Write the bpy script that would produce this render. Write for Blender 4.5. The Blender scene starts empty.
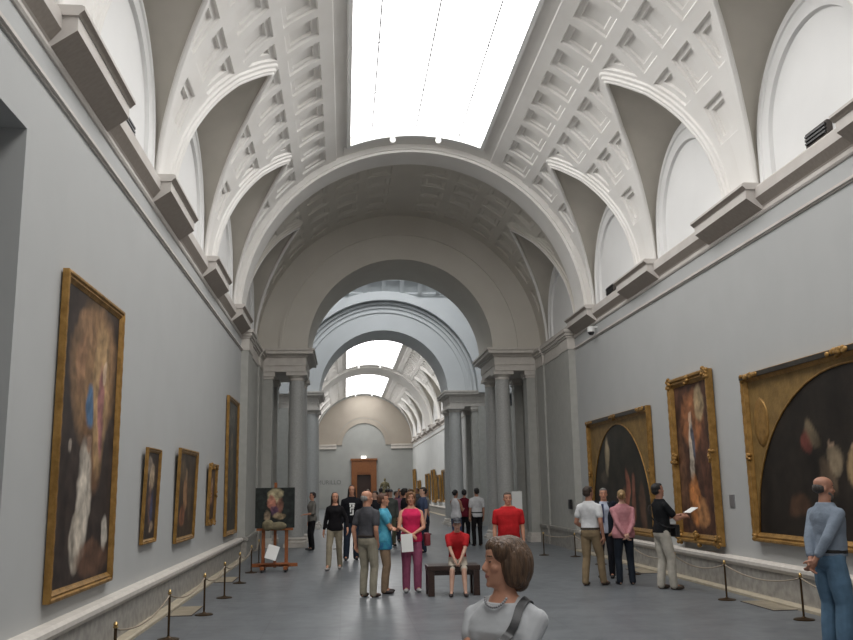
import bpy, bmesh, math, random
from math import sin, cos, pi, radians, sqrt, atan2, degrees
from mathutils import Vector, Matrix, Euler
random.seed(7)
sc = bpy.context.scene
COL = sc.collection
R = 4.404; S = 5.81          # hall half width, vault springing height
BAY = 4.425
# ------------------------------------------------------------------ materials
def nodemat(name):
    m = bpy.data.materials.new(name); m.use_nodes = True
    nt = m.node_tree; b = nt.nodes['Principled BSDF']
    return m, nt, b
def mat(name, col, rough=.6, metal=0., noise=None, nscale=4., bump=0., bscale=60., spec=None, detail=4, stretch=None, coat=0.):
    m, nt, b = nodemat(name)
    b.inputs['Roughness'].default_value = rough
    b.inputs['Metallic'].default_value = metal
    if spec is not None: b.inputs['Specular IOR Level'].default_value = spec
    if coat: b.inputs['Coat Weight'].default_value = coat; b.inputs['Coat Roughness'].default_value = .25
    c = (*col, 1)
    b.inputs['Base Color'].default_value = c
    if noise is not None or bump:
        tc = nt.nodes.new('ShaderNodeTexCoord'); mp = nt.nodes.new('ShaderNodeMapping')
        nt.links.new(tc.outputs['Object'], mp.inputs[0])
        if stretch: mp.inputs['Scale'].default_value = stretch
    if noise is not None:
        n = nt.nodes.new('ShaderNodeTexNoise'); n.inputs['Scale'].default_value = nscale; n.inputs['Detail'].default_value = detail
        nt.links.new(mp.outputs[0], n.inputs['Vector'])
        r = nt.nodes.new('ShaderNodeValToRGB'); r.color_ramp.elements[0].position = .35; r.color_ramp.elements[1].position = .65
        r.color_ramp.elements[0].color = (*noise, 1); r.color_ramp.elements[1].color = c
        nt.links.new(n.outputs['Fac'], r.inputs[0]); nt.links.new(r.outputs[0], b.inputs['Base Color'])
    if bump:
        n2 = nt.nodes.new('ShaderNodeTexNoise'); n2.inputs['Scale'].default_value = bscale; n2.inputs['Detail'].default_value = 3
        nt.links.new(mp.outputs[0], n2.inputs['Vector'])
        bp = nt.nodes.new('ShaderNodeBump'); bp.inputs['Strength'].default_value = bump; bp.inputs['Distance'].default_value = .02
        nt.links.new(n2.outputs['Fac'], bp.inputs['Height']); nt.links.new(bp.outputs[0], b.inputs['Normal'])
    return m
def emit(name, col, s):
    m = bpy.data.materials.new(name); m.use_nodes = True; nt = m.node_tree
    nt.nodes.remove(nt.nodes['Principled BSDF'])
    e = nt.nodes.new('ShaderNodeEmission'); e.inputs[0].default_value = (*col, 1); e.inputs[1].default_value = s
    nt.links.new(e.outputs[0], nt.nodes['Material Output'].inputs[0]); return m
M = {}
M['vault'] = mat('vault_plaster', (.82, .80, .77), .8, noise=(.78, .755, .72), nscale=1.2)
M['lunette'] = mat('lunette_plaster', (.80, .795, .785), .8, noise=(.77, .765, .755), nscale=1.)
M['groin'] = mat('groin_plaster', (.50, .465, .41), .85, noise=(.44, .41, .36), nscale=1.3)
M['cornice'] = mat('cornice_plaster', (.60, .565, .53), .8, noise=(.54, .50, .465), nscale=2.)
M['soffit_shade'] = mat('shaded_cornice_underside', (.36, .315, .275), .85, noise=(.32, .28, .245), nscale=3., stretch=(1, 8, 8))  # darker cornice plaster: shade of the undersides put into the colour
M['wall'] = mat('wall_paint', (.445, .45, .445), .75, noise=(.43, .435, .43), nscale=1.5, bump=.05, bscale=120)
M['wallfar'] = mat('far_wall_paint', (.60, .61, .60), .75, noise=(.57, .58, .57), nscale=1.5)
M['endwall'] = mat('end_wall_paint_dimmed', (.34, .345, .33), .75, noise=(.32, .325, .31), nscale=1.5)  # colour darkened to offset the wash from the close skylight
M['octa'] = mat('rotunda_plaster', (.66, .68, .69), .8, noise=(.63, .65, .66), nscale=1.)
M['endtymp'] = mat('end_tympanum_plaster_dimmed', (.36, .32, .27), .85, noise=(.33, .29, .245), nscale=.8)  # plaster colour darkened too, countering light of the last far skylight
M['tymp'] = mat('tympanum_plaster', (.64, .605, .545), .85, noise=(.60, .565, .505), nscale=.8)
M['stone'] = mat('dado_stone', (.37, .35, .315), .5, noise=(.25, .235, .215), nscale=9., detail=8, bump=.05)
M['kerb'] = mat('kerb_stone', (.46, .40, .30), .6, noise=(.38, .33, .25), nscale=6.)
M['granite'] = mat('grey_granite', (.50, .50, .485), .4, noise=(.41, .41, .395), nscale=30., detail=6)
M['pilaster'] = mat('pilaster_stone', (.43, .425, .395), .65, noise=(.39, .385, .355), nscale=6.)
M['capital'] = mat('capital_stone', (.63, .59, .54), .7, noise=(.57, .53, .485), nscale=8.)
M['gold'] = mat('gilded_frame', (.40, .225, .065), .45, .5, noise=(.25, .135, .035), nscale=9., bump=.35, bscale=30, detail=5)
M['golddark'] = mat('aged_gilding', (.30, .17, .05), .5, .45, noise=(.10, .055, .02), nscale=26., bump=.8, bscale=40, detail=6)
M['ochre'] = mat('ochre_spandrel', (.27, .165, .05), .55, .2, noise=(.18, .105, .03), nscale=5., bump=.3, bscale=25, detail=6)
M['blackwood'] = mat('black_moulding', (.035, .028, .02), .45, noise=(.02, .016, .012), nscale=12)
M['wood'] = mat('easel_wood', (.36, .12, .035), .5, noise=(.22, .065, .02), nscale=14, stretch=(6, 6, 1))
M['benchwood'] = mat('dark_bench_wood', (.045, .022, .015), .35, noise=(.025, .012, .009), nscale=10, stretch=(1, 6, 6))
M['doorwood'] = mat('door_wood', (.24, .085, .022), .45, noise=(.17, .055, .014), nscale=5, stretch=(8, 8, 1))
M['brass'] = mat('dark_brass', (.085, .055, .03), .35, .8)
M['brasstop'] = mat('polished_brass', (.5, .36, .16), .3, .9)
M['rope'] = mat('pale_rope', (.33, .275, .21), .8, bump=.4, bscale=200)
M['white'] = mat('white_paper', (.80, .80, .78), .7)
M['camwhite'] = mat('white_plastic', (.80, .80, .78), .4)
M['black'] = mat('black_plastic', (.012, .012, .014), .4)
M['grille'] = mat('dark_grille', (.06, .05, .045), .7)
M['metal'] = mat('grey_metal', (.35, .35, .36), .4, .7)
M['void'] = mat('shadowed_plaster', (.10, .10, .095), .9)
M['skylight'] = emit('daylight_glass', (1.0, .99, .975), 7.5)
M['exitlight'] = emit('door_lamp_glow', (1, .97, .9), 3.)
M['bronze'] = mat('bronze_patina', (.20, .175, .10), .5, .5, noise=(.10, .09, .05), nscale=9)
def floor_mat():
    m, nt, b = nodemat('floor_slate')
    tc = nt.nodes.new('ShaderNodeTexCoord')
    n = nt.nodes.new('ShaderNodeTexNoise'); n.inputs['Scale'].default_value = 1.6; n.inputs['Detail'].default_value = 8
    nt.links.new(tc.outputs['Object'], n.inputs['Vector'])
    r = nt.nodes.new('ShaderNodeValToRGB'); r.color_ramp.elements[0].position = .3; r.color_ramp.elements[1].position = .7
    r.color_ramp.elements[0].color = (.118, .130, .143, 1); r.color_ramp.elements[1].color = (.165, .178, .193, 1)
    nt.links.new(n.outputs['Fac'], r.inputs[0])
    br = nt.nodes.new('ShaderNodeTexBrick'); br.offset = 0.; br.inputs['Scale'].default_value = 1.
    br.inputs['Brick Width'].default_value = .9; br.inputs['Row Height'].default_value = .9; br.inputs['Mortar Size'].default_value = .006
    br.inputs['Color1'].default_value = (1, 1, 1, 1); br.inputs['Color2'].default_value = (.94, .94, .95, 1); br.inputs['Mortar'].default_value = (.72, .72, .72, 1)
    nt.links.new(tc.outputs['Object'], br.inputs['Vector'])
    mx = nt.nodes.new('ShaderNodeMix'); mx.data_type = 'RGBA'; mx.blend_type = 'MULTIPLY'; mx.inputs[0].default_value = .8
    nt.links.new(r.outputs[0], mx.inputs[6]); nt.links.new(br.outputs['Color'], mx.inputs[7]); nt.links.new(mx.outputs[2], b.inputs['Base Color'])
    b.inputs['Roughness'].default_value = .34; b.inputs['Specular IOR Level'].default_value = .5
    n3 = nt.nodes.new('ShaderNodeTexNoise'); n3.inputs['Scale'].default_value = 5; n3.inputs['Detail'].default_value = 5
    nt.links.new(tc.outputs['Object'], n3.inputs['Vector'])
    mr = nt.nodes.new('ShaderNodeMapRange'); mr.inputs[3].default_value = .26; mr.inputs[4].default_value = .44
    nt.links.new(n3.outputs['Fac'], mr.inputs[0]); nt.links.new(mr.outputs[0], b.inputs['Roughness'])
    return m
M['floor'] = floor_mat()
def canvas_mat(name):
    m, nt, b = nodemat(name)
    a = nt.nodes.new('ShaderNodeVertexColor'); a.layer_name = 'paint'
    tc = nt.nodes.new('ShaderNodeTexCoord'); n = nt.nodes.new('ShaderNodeTexNoise'); n.inputs['Scale'].default_value = 7; n.inputs['Detail'].default_value = 7
    nt.links.new(tc.outputs['Object'], n.inputs['Vector'])
    mr = nt.nodes.new('ShaderNodeMapRange'); mr.inputs[1].default_value = .3; mr.inputs[2].default_value = .7; mr.inputs[3].default_value = .75; mr.inputs[4].default_value = 1.25
    nt.links.new(n.outputs['Fac'], mr.inputs[0])
    mx = nt.nodes.new('ShaderNodeVectorMath'); mx.operation = 'SCALE'
    nt.links.new(a.outputs[0], mx.inputs[0]); nt.links.new(mr.outputs[0], mx.inputs['Scale']); nt.links.new(mx.outputs[0], b.inputs['Base Color'])
    b.inputs['Roughness'].default_value = .5; b.inputs['Specular IOR Level'].default_value = .3
    return m
M['canvas'] = canvas_mat('oil_painting')
_cl = {}
def cloth(col, k=None):
    key = tuple(round(c, 3) for c in col)
    if key not in _cl:
        _cl[key] = mat('cloth', col, .85, noise=tuple(c * .8 for c in col), nscale=9, bump=.55, bscale=13, spec=.2)
    return _cl[key]
_pl = {}
def plain(col, rough=.6):
    key = (tuple(round(c, 3) for c in col), rough)
    if key not in _pl: _pl[key] = mat('plain', col, rough, bump=.1, bscale=80)
    return _pl[key]
def hairmat(col):
    key = ('h', tuple(col))
    if key not in _pl:
        _pl[key] = mat('hair', col, .5, noise=tuple(c * .45 for c in col), nscale=22, bump=.7, bscale=30, stretch=(3, 3, .35))
    return _pl[key]
# ------------------------------------------------------------------ mesh helpers
def tag(o, label=None, cat=None, group=None, kind=None):
    if label: o['label'] = label
    if cat: o['category'] = cat
    if group: o['group'] = group
    if kind: o['kind'] = kind
    return o
def obj(name, bm, m, parent=None, smooth=False, angle=None):
    me = bpy.data.meshes.new(name)
    bmesh.ops.recalc_face_normals(bm, faces=bm.faces)
    bm.to_mesh(me); bm.free()
    for mm in (m if isinstance(m, (list, tuple)) else [m]): me.materials.append(mm)
    if smooth: me.polygons.foreach_set('use_smooth', [True] * len(me.polygons))
    if angle: me.set_sharp_from_angle(angle=radians(angle))
    o = bpy.data.objects.new(name, me); COL.objects.link(o)
    if parent: o.parent = parent
    return o
def empty(name, loc=(0, 0, 0), rz=0, label=None, cat=None, group=None):
    o = bpy.data.objects.new(name, None); COL.objects.link(o); o.location = loc; o.rotation_euler = (0, 0, rz)
    o.empty_display_size = .1
    return tag(o, label, cat, group)
def struct(name, bm, m, parent=None, **k):
    o = obj(name, bm, m, parent, **k)
    if not parent: o['kind'] = 'structure'
    return o
def copy_tree(o, parent=None):
    c = o.copy(); COL.objects.link(c); c.parent = parent
    for ch in [x for x in o.children]: copy_tree(ch, c)
    return c
def abox(bm, x0, x1, y0, y1, z0, z1, bev=0, mi=0):
    vs = [bm.verts.new(p) for p in ((x0, y0, z0), (x1, y0, z0), (x1, y1, z0), (x0, y1, z0), (x0, y0, z1), (x1, y0, z1), (x1, y1, z1), (x0, y1, z1))]
    fs = [bm.faces.new([vs[i] for i in f]) for f in ((3, 2, 1, 0), (4, 5, 6, 7), (0, 1, 5, 4), (1, 2, 6, 5), (2, 3, 7, 6), (3, 0, 4, 7))]
    for f in fs: f.material_index = mi
    if bev:
        es = set(e for f in fs for e in f.edges)
        bmesh.ops.bevel(bm, geom=list(es), offset=bev, segments=2, affect='EDGES', profile=.6)
    return vs
def box(*a, bev=0):
    bm = bmesh.new(); abox(bm, *a, bev=bev); return bm
def obox(bm, c, size, rot=None, bev=0):
    """box centred at c with size, rotated by matrix"""
    n0 = len(bm.verts)
    vs = abox(bm, -size[0]/2, size[0]/2, -size[1]/2, size[1]/2, -size[2]/2, size[2]/2, bev=bev)
    bm.verts.ensure_lookup_table()
    mt = Matrix.Translation(c) @ (rot.to_4x4() if rot else Matrix())
    for v in bm.verts[n0:]: v.co = mt @ v.co
def frame_axes(d):
    d = Vector(d).normalized()
    a = Vector((0, 0, 1)) if abs(d.z) < .9 else Vector((0, 1, 0))
    u = d.cross(a).normalized(); v = d.cross(u).normalized()
    return u, v, d
def tube(bm, pts, rad, seg=8, cap=True):
    pts = [Vector(p) for p in pts]; n = len(pts)
    rr = rad if isinstance(rad, (list, tuple)) else [rad] * n
    rings = []
    u = None
    for i, p in enumerate(pts):
        d = (pts[min(i + 1, n - 1)] - pts[max(i - 1, 0)]).normalized()
        if u is None: u, v, _ = frame_axes(d)
        else:
            u = (u - d * u.dot(d)).normalized(); v = d.cross(u)
        rings.append([bm.verts.new(p + (u * cos(2*pi*k/seg) + v * sin(2*pi*k/seg)) * rr[i]) for k in range(seg)])
    for a, b in zip(rings, rings[1:]):
        for k in range(seg): bm.faces.new((a[k], a[(k+1) % seg], b[(k+1) % seg], b[k]))
    if cap: bm.faces.new(rings[0][::-1]); bm.faces.new(rings[-1])
def lathe(bm, c, prof, seg=24):
    """prof: list of (r, z)"""
    rings = []
    for r, z in prof:
        rings.append([bm.verts.new((c[0] + r*cos(2*pi*k/seg), c[1] + r*sin(2*pi*k/seg), c[2] + z)) for k in range(seg)])
    for a, b in zip(rings, rings[1:]):
        for k in range(seg): bm.faces.new((a[k], a[(k+1) % seg], b[(k+1) % seg], b[k]))
    bm.faces.new(rings[0][::-1]); bm.faces.new(rings[-1])
def prism_y(bm, pts, y0, y1, mi=None):
    """closed polygon (x,z) extruded along Y"""
    a = [bm.verts.new((x, y0, z)) for x, z in pts]; b = [bm.verts.new((x, y1, z)) for x, z in pts]
    n = len(pts)
    for i in range(n):
        f = bm.faces.new((a[i], a[(i+1) % n], b[(i+1) % n], b[i]))
        if mi: f.material_index = mi[i]
    bm.faces.new(a[::-1]); bm.faces.new(b)
def ang_strip(bm, r0, r1, zc, y0, y1, a0=-90, a1=90, n=48, closed=True):
    """ring segment solid between radii r0<r1, extruded y0..y1, angle from vertical"""
    V = []
    for i in range(n + 1):
        a = radians(a0 + (a1 - a0) * i / n)
        V.append([bm.verts.new((r*sin(a), y, zc + r*cos(a))) for r, y in ((r0, y0), (r1, y0), (r1, y1), (r0, y1))])
    for p, q in zip(V, V[1:]):
        for k in range(4): bm.faces.new((p[k], p[(k+1) % 4], q[(k+1) % 4], q[k]))
    bm.faces.new(V[0]); bm.faces.new(V[-1][::-1])
# ------------------------------------------------------------------ vault bays
GT = [(44.0, 0.), (45.5, .13), (47, .25), (50, .46), (54, .74), (60, 1.03), (64, 1.2), (70, 1.41), (74, 1.52), (80, 1.62), (85, 1.665), (90, 1.68)]
def g_of(phi):
    if phi <= 44: return 0.
    for (a, b), (c, d) in zip(GT, GT[1:]):
        if phi <= c: return b + (d - b) * (phi - a) / (c - a)
    return 1.68
GP = [(radians(44 + .5*i) * R, g_of(44 + .5*i)) for i in range(93)]
def gdist(s, y):
    best = 9.
    for (a, b), (c, d) in zip(GP[::2], GP[2::2]):
        if abs(a - s) > .7 and abs(c - s) > .7: continue
        ex, ey = c - a, d - b; L = ex*ex + ey*ey
        t = max(0, min(1, ((s - a)*ex + (y - b)*ey) / L)) if L else 0
        dd = (s - a - t*ex)**2 + (y - b - t*ey)**2
        if dd < best*best: best = sqrt(dd)
    return best
def ss(x): x = max(0., min(1., x)); return x*x*(3 - 2*x)
def vault_mesh(name, phi0, step=.0125, ramp=.013, mt='vault'):
    rows = [(29.9, 38.7), (41.7, 50.5), (53.7, 62.5), (66.0, 74.8)]
    if phi0 < 10: rows = [(5.9, 14.7), (17.9, 26.7)] + rows
    W = BAY / 2
    n = int(radians(90 - phi0) * R / step); mth = int(W / step)
    phis = [phi0 + (90 - phi0) * i / n for i in range(n + 1)]
    verts = []; faces = []
    for sgn in (1, -1):
        base = len(verts)
        for ph in phis:
            g = g_of(ph); s = radians(ph) * R
            for j in range(mth + 1):
                y = g + (W - g) * j / mth
                d = 0.
                gd = gdist(s, y) if ph > 36 and y < g + .75 else 9.
                # coffer: distance inside nearest coffer rectangle
                best = -1.
                for (a, b) in rows:
                    if a - 1 < ph < b + 1:
                        ds = min(s - radians(a)*R, radians(b)*R - s)
                        yy = (y / .885) % 1.0          # centres at .5 -> tip on a rib
                        dy = .325 - abs(yy - .5) * .885
                        if a > 65 and y < W - .45: dy = -1
                        best = min(ds, dy)
                bg = min(best, gd - .24)
                K_ = .045 if phi0 > 10 else .03
                depth = K_ * ss(bg / ramp) + K_ * ss((min(best, gd - .26) - .11) / ramp)
                if phi0 > 10:      # raised frame line beside the skylight
                    depth += .03 * ss((26.3 - ph) / .35)
                depth -= .035 * (1 - ss((gd - .15) / .03)) + .035 * (1 - ss((gd - .07) / .03))
                r = R + depth; a = radians(ph)
                verts.append((r*sin(a), sgn*y, S + r*cos(a)))
        for i in range(n):
            for j in range(mth):
                q = base + i*(mth + 1) + j
                f = (q, q + 1, q + mth + 2, q + mth + 1)
                faces.append(f if sgn < 0 else f[::-1])
    me = bpy.data.meshes.new(name); me.from_pydata(verts, [], faces); me.update()
    me.polygons.foreach_set('use_smooth', [True] * len(me.polygons)); me.set_sharp_from_angle(angle=radians(35)); me.materials.append(M[mt])
    return me
def lunette_mesh(name):
    bm = bmesh.new()
    ry = 1.66; zc = 6.5
    # outer wall arch polyline from y=-ry,z=5.8 over crown to +ry (half: param 0..1)
    def wall_pt(t):        # t 0 springing ->1 crown
        L1 = zc - S; L2 = ry*pi/2; s = t*(L1 + L2)
        if s < L1: return (ry, S + s)
        a = (s - L1)/ry; return (ry*cos(a), zc + ry*sin(a))
    pts = []
    for i in range(60):
        ph = 90 - 46*(i/59); t = i/59
        pts.append((ph, t))
    for sgn in (1, -1):
        prev = None
        for ph, t in pts:
            a = radians(ph); rr = R - .06
            gp = Vector((rr*sin(a), sgn*g_of(ph), S + rr*cos(a))); gp2 = Vector(((R+.02)*sin(a), sgn*g_of(ph), S + (R+.02)*cos(a)))
            wy, wz = wall_pt(t); wp = Vector((R + .01, sgn*wy, wz))
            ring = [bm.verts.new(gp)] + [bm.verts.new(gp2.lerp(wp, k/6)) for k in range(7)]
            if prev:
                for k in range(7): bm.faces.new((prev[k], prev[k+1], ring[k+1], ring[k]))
            prev = ring
    bmesh.ops.remove_doubles(bm, verts=bm.verts, dist=.0005)
    nf = len(bm.faces)
    for sgn in (1, -1):
        P_ = []
        for i in range(70):
            ph = 90 - 46*(i/69); a = radians(ph); rr = R - .045
            P_.append((rr*sin(a), sgn*(g_of(ph)), S + rr*cos(a)))
        tube(bm, P_, .042, 8)
    bm.faces.ensure_lookup_table()
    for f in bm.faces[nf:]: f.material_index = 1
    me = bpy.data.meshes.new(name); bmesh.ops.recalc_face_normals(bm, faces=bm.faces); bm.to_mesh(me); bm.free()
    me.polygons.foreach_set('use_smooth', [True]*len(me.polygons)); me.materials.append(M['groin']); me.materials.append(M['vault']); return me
def blind_arch_mesh(name):
    """flat wall of the lunette with archivolt ring"""
    bm = bmesh.new(); zc = 6.5
    levels = [(1.70, 0.0), (1.60, 0.0), (1.58, -.035), (1.50, -.035), (1.48, -.01), (1.27, -.01), (1.25, .045), (1.22, .045)]
    n = 40; rings = []
    for r, dx in levels:
        ring = [bm.verts.new((R + dx + .01, r, 5.7))]
        for i in range(n + 1):
            a = pi*i/n; ring.append(bm.verts.new((R + dx + .01, r*cos(a), zc + r*sin(a))))
        ring.append(bm.verts.new((R + dx + .01, -r, 5.7))); rings.append(ring)
    for a, b in zip(rings, rings[1:]):
        for k in range(len(a) - 1): bm.faces.new((a[k], a[k+1], b[k+1], b[k]))
    bm.faces.new(rings[-1])
    me = bpy.data.meshes.new(name); bmesh.ops.recalc_face_normals(bm, faces=bm.faces); bm.to_mesh(me); bm.free()
    me.materials.append(M['lunette']); return me
ME_V = vault_mesh('ceiling_vault', 22.2); ME_VD = vault_mesh('ceiling_vault_closed', 0.0, .03, .03, 'tymp')  # closed bays use a darker plaster: their lack of daylight painted in
ME_L = lunette_mesh('ceiling_groin'); ME_B = blind_arch_mesh('wall_lunette')
def link_me(name, me, loc, sc_=(1, 1, 1)):
    o = bpy.data.objects.new(name, me); COL.objects.link(o); o.location = loc; o.scale = sc_; o['kind'] = 'structure'; return o
def bay(yc, closed=False, ys=1.):
    for s in (1, -1):
        link_me('ceiling', ME_VD if closed else ME_V, (0, yc, 0), (s, ys, 1))
        link_me('ceiling', ME_L, (0, yc, 0), (s, ys, 1))
        link_me('wall_right' if s > 0 else 'wall_left', ME_B, (0, yc, 0), (s, ys, 1))
TIPS = [14.94 + BAY*k for k in (1, 0, -1, -2, -3, -4)]
Y_START = TIPS[-1] - BAY/2
for t in TIPS: bay(t)
Y_END1 = TIPS[0] + BAY/2      # 21.58
bay(22.3 + BAY/2, closed=True)
FB = [(47.6, 62.3, 3), (66.8, 81.5, 3)]
for a, b, n in FB:
    for k in range(n): bay(a + (b - a)*(k + .5)/n, ys=(b - a)/n/BAY)
bay(42.3 + BAY/2, closed=True)
def plain_barrel(y0, y1, r=R, a=90, name='ceiling', m='vault'):
    bm = bmesh.new(); ang_strip(bm, r, r + .3, S, y0, y1, -a, a); return struct(name, bm, M[m], smooth=True, angle=30)
def arch_band(y0, y1, r0=4.22):
    bm = bmesh.new(); ang_strip(bm, r0, R + .5, S, y0 + .05, y1 - .05)
    ang_strip(bm, r0 + .07, R + .45, S, y0, y1); return struct('ceiling', bm, M['vault'], smooth=True, angle=30)
arch_band(Y_END1 - .25, 22.3)
arch_band(46.7, 47.62); plain_barrel(62.3, 66.8); arch_band(62.6, 66.4, 4.28)
plain_barrel(26.72, 27.32, R, 90, 'ceiling', 'tymp')  # same darker plaster carries on the painted dimness of the closed bay
def end_strip(y0, y1):     # closing strip between skylight end and arch band
    bm = bmesh.new(); ang_strip(bm, R + .02, R + .25, S, y0, y1, -23.5, 23.5, 16); struct('ceiling', bm, M['vault'], smooth=True, angle=30)
end_strip(20.75, Y_END1); end_strip(Y_START - .1, Y_START + .6); end_strip(47.6, 48.1); end_strip(61.9, 62.3); end_strip(66.8, 67.2); end_strip(81.1, 81.5)
# skylights: glass, glazing bars, reveal frame
sky_n = [0]
def skylight(y0, y1):
    sky_n[0] += 1
    a0 = 22.4; n = 10; my = max(2, int((y1 - y0)/2.2)); rr = R + .2
    bm = bmesh.new(); G = []
    for j in range(my + 1):
        y = y0 + (y1 - y0)*j/my
        G.append([bm.verts.new((rr*sin(radians(-a0 + 2*a0*i/n)), y, S + rr*cos(radians(-a0 + 2*a0*i/n)))) for i in range(n + 1)])
    for p, q in zip(G, G[1:]):
        for i in range(n): bm.faces.new((p[i], p[i+1], q[i+1], q[i]))
    w = struct('window_%d' % sky_n[0], bm, M['skylight'], smooth=True)
    bm = bmesh.new()
    for a in (-13.8, 0, 13.8):
        ang_strip(bm, R + .10, R + .17, S, y0, y1, a - .17, a + .17, 1)
    k = int((y1 - y0)/2.2)
    for j in range(1, k): ang_strip(bm, R + .15, R + .17, S, y0 + (y1-y0)*j/k - .008, y0 + (y1-y0)*j/k + .008, -a0, a0, 10)
    o = obj('glazing_bar', bm, M['metal'], w)
    bm = bmesh.new()
    for s in (1, -1):
        b0, b1 = (21.4, 22.5) if s > 0 else (-22.5, -21.4)
        ang_strip(bm, R - .03, R + .3, S, y0 - .05, y1 + .05, b0, b1, 2)
    for yy in (y0, y1): ang_strip(bm, R - .03, R + .3, S, yy - .07, yy + .07, -22.4, 22.4, 14)
    obj('window_frame', bm, M['camwhite'], w)
skylight(Y_START + .6, 20.75); skylight(48.1, 61.9); skylight(67.2, 81.1)
# ------------------------------------------------------------------ walls of the main hall
def sidewall(side, y0, y1, m='wall', x=R, z1=5.85, t=.45):
    xs = (-x - t, -x) if side == 'left' else (x, x + t)
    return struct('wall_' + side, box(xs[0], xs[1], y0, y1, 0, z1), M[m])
DJ = 7.35; DZ = 4.68; DI = 3.9
sidewall('left', Y_START, DI); sidewall('left', DJ, 27.3)
struct('wall_left', box(-R - .45, -R, DI, DJ, DZ, 5.85), M['wall'])
# shadowed side room behind the left opening
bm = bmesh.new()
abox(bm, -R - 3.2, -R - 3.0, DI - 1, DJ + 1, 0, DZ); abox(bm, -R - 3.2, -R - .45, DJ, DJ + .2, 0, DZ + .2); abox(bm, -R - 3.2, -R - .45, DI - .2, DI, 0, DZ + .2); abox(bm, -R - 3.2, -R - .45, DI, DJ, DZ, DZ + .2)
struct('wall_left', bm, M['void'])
sidewall('right', Y_START, 27.3)
struct('wall_back', box(-R - .4, R + .4, Y_START - .4, Y_START, 0, 11), M['wall'])
struct('floor', box(-8, 8, Y_START - .5, 84, -.2, 0), M['floor'])
def run_profile(name, prof, y0, y1, side, m, mi=None):
    s = -1 if side == 'left' else 1
    bm = bmesh.new(); prism_y(bm, [(s*(R - dx), z) for dx, z in prof], y0, y1, mi)
    o = struct(name, bm, m); return o
PC = [(-.02, 5.54), (.02, 5.545), (.035, 5.57), (.035, 5.60), (.01, 5.61), (.01, 5.645), (.03, 5.66), (.12, 5.77), (.12, 5.92), (.11, 5.94), (-.02, 5.94)]
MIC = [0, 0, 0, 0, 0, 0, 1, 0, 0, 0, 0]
PR = [(-.02, 5.225), (.02, 5.225), (.02, 5.245), (.045, 5.25), (.045, 5.285), (.015, 5.30), (-.02, 5.30)]
PB = [(.35, 5.70), (.35, 5.70)]
tn = [0]
def trim(): tn[0] += 1; return 'trim_%d' % tn[0]
for side in ('left', 'right'):
    for (a, b) in ((Y_START, 23.2), (23.2, 27.0), (42.3, 81.5)):
        run_profile(trim(), PC, a, b, side, [M['cornice'], M['soffit_shade']], MIC)
    run_profile(trim(), PR, Y_START, 23.2, side, M['cornice'])
    run_profile(trim(), PR, 42.3, 81.5, side, M['cornice'])
    # cornice blocks at the piers
    piers = [t + BAY/2 + .36 for t in TIPS] + [47.6, 52.5, 57.4, 62.3, 66.8, 71.7, 76.6]
    for p in piers:
        h = .98 if p < 26 else .6
        bm = bmesh.new(); s = -1 if side == 'left' else 1
        B = [(0, 5.56), (.03, 5.60), (.26, 5.765), (.26, 5.90), (0, 5.90)]
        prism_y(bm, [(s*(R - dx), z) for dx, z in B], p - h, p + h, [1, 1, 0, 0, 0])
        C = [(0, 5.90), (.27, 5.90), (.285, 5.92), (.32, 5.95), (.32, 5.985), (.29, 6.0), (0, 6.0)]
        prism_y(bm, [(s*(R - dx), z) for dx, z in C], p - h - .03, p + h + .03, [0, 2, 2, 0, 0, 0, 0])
        struct(trim(), bm, [M['cornice'], M['soffit_shade'], M['soffit_shade']])
    # dado
    for (a, b) in ([(Y_START, DI), (DJ, 23.2)] if side == 'left' else [(Y_START, 23.2)]) + [(42.3, 81.5)]:
        run_profile('baseboard_' + side, [(-.02, 0), (.10, 0), (.10, .40), (.13, .42), (.15, .455), (.15, .50), (.12, .53), (-.02, .53)], a, b, side,
                    [M['stone'], M['capital']], [0, 0, 1, 1, 1, 1, 1, 0])
        run_profile('baseboard_' + side, [(.09, 0), (.24, 0), (.24, .035), (.22, .05), (.09, .05)], a, b, side, M['kerb'])
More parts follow.
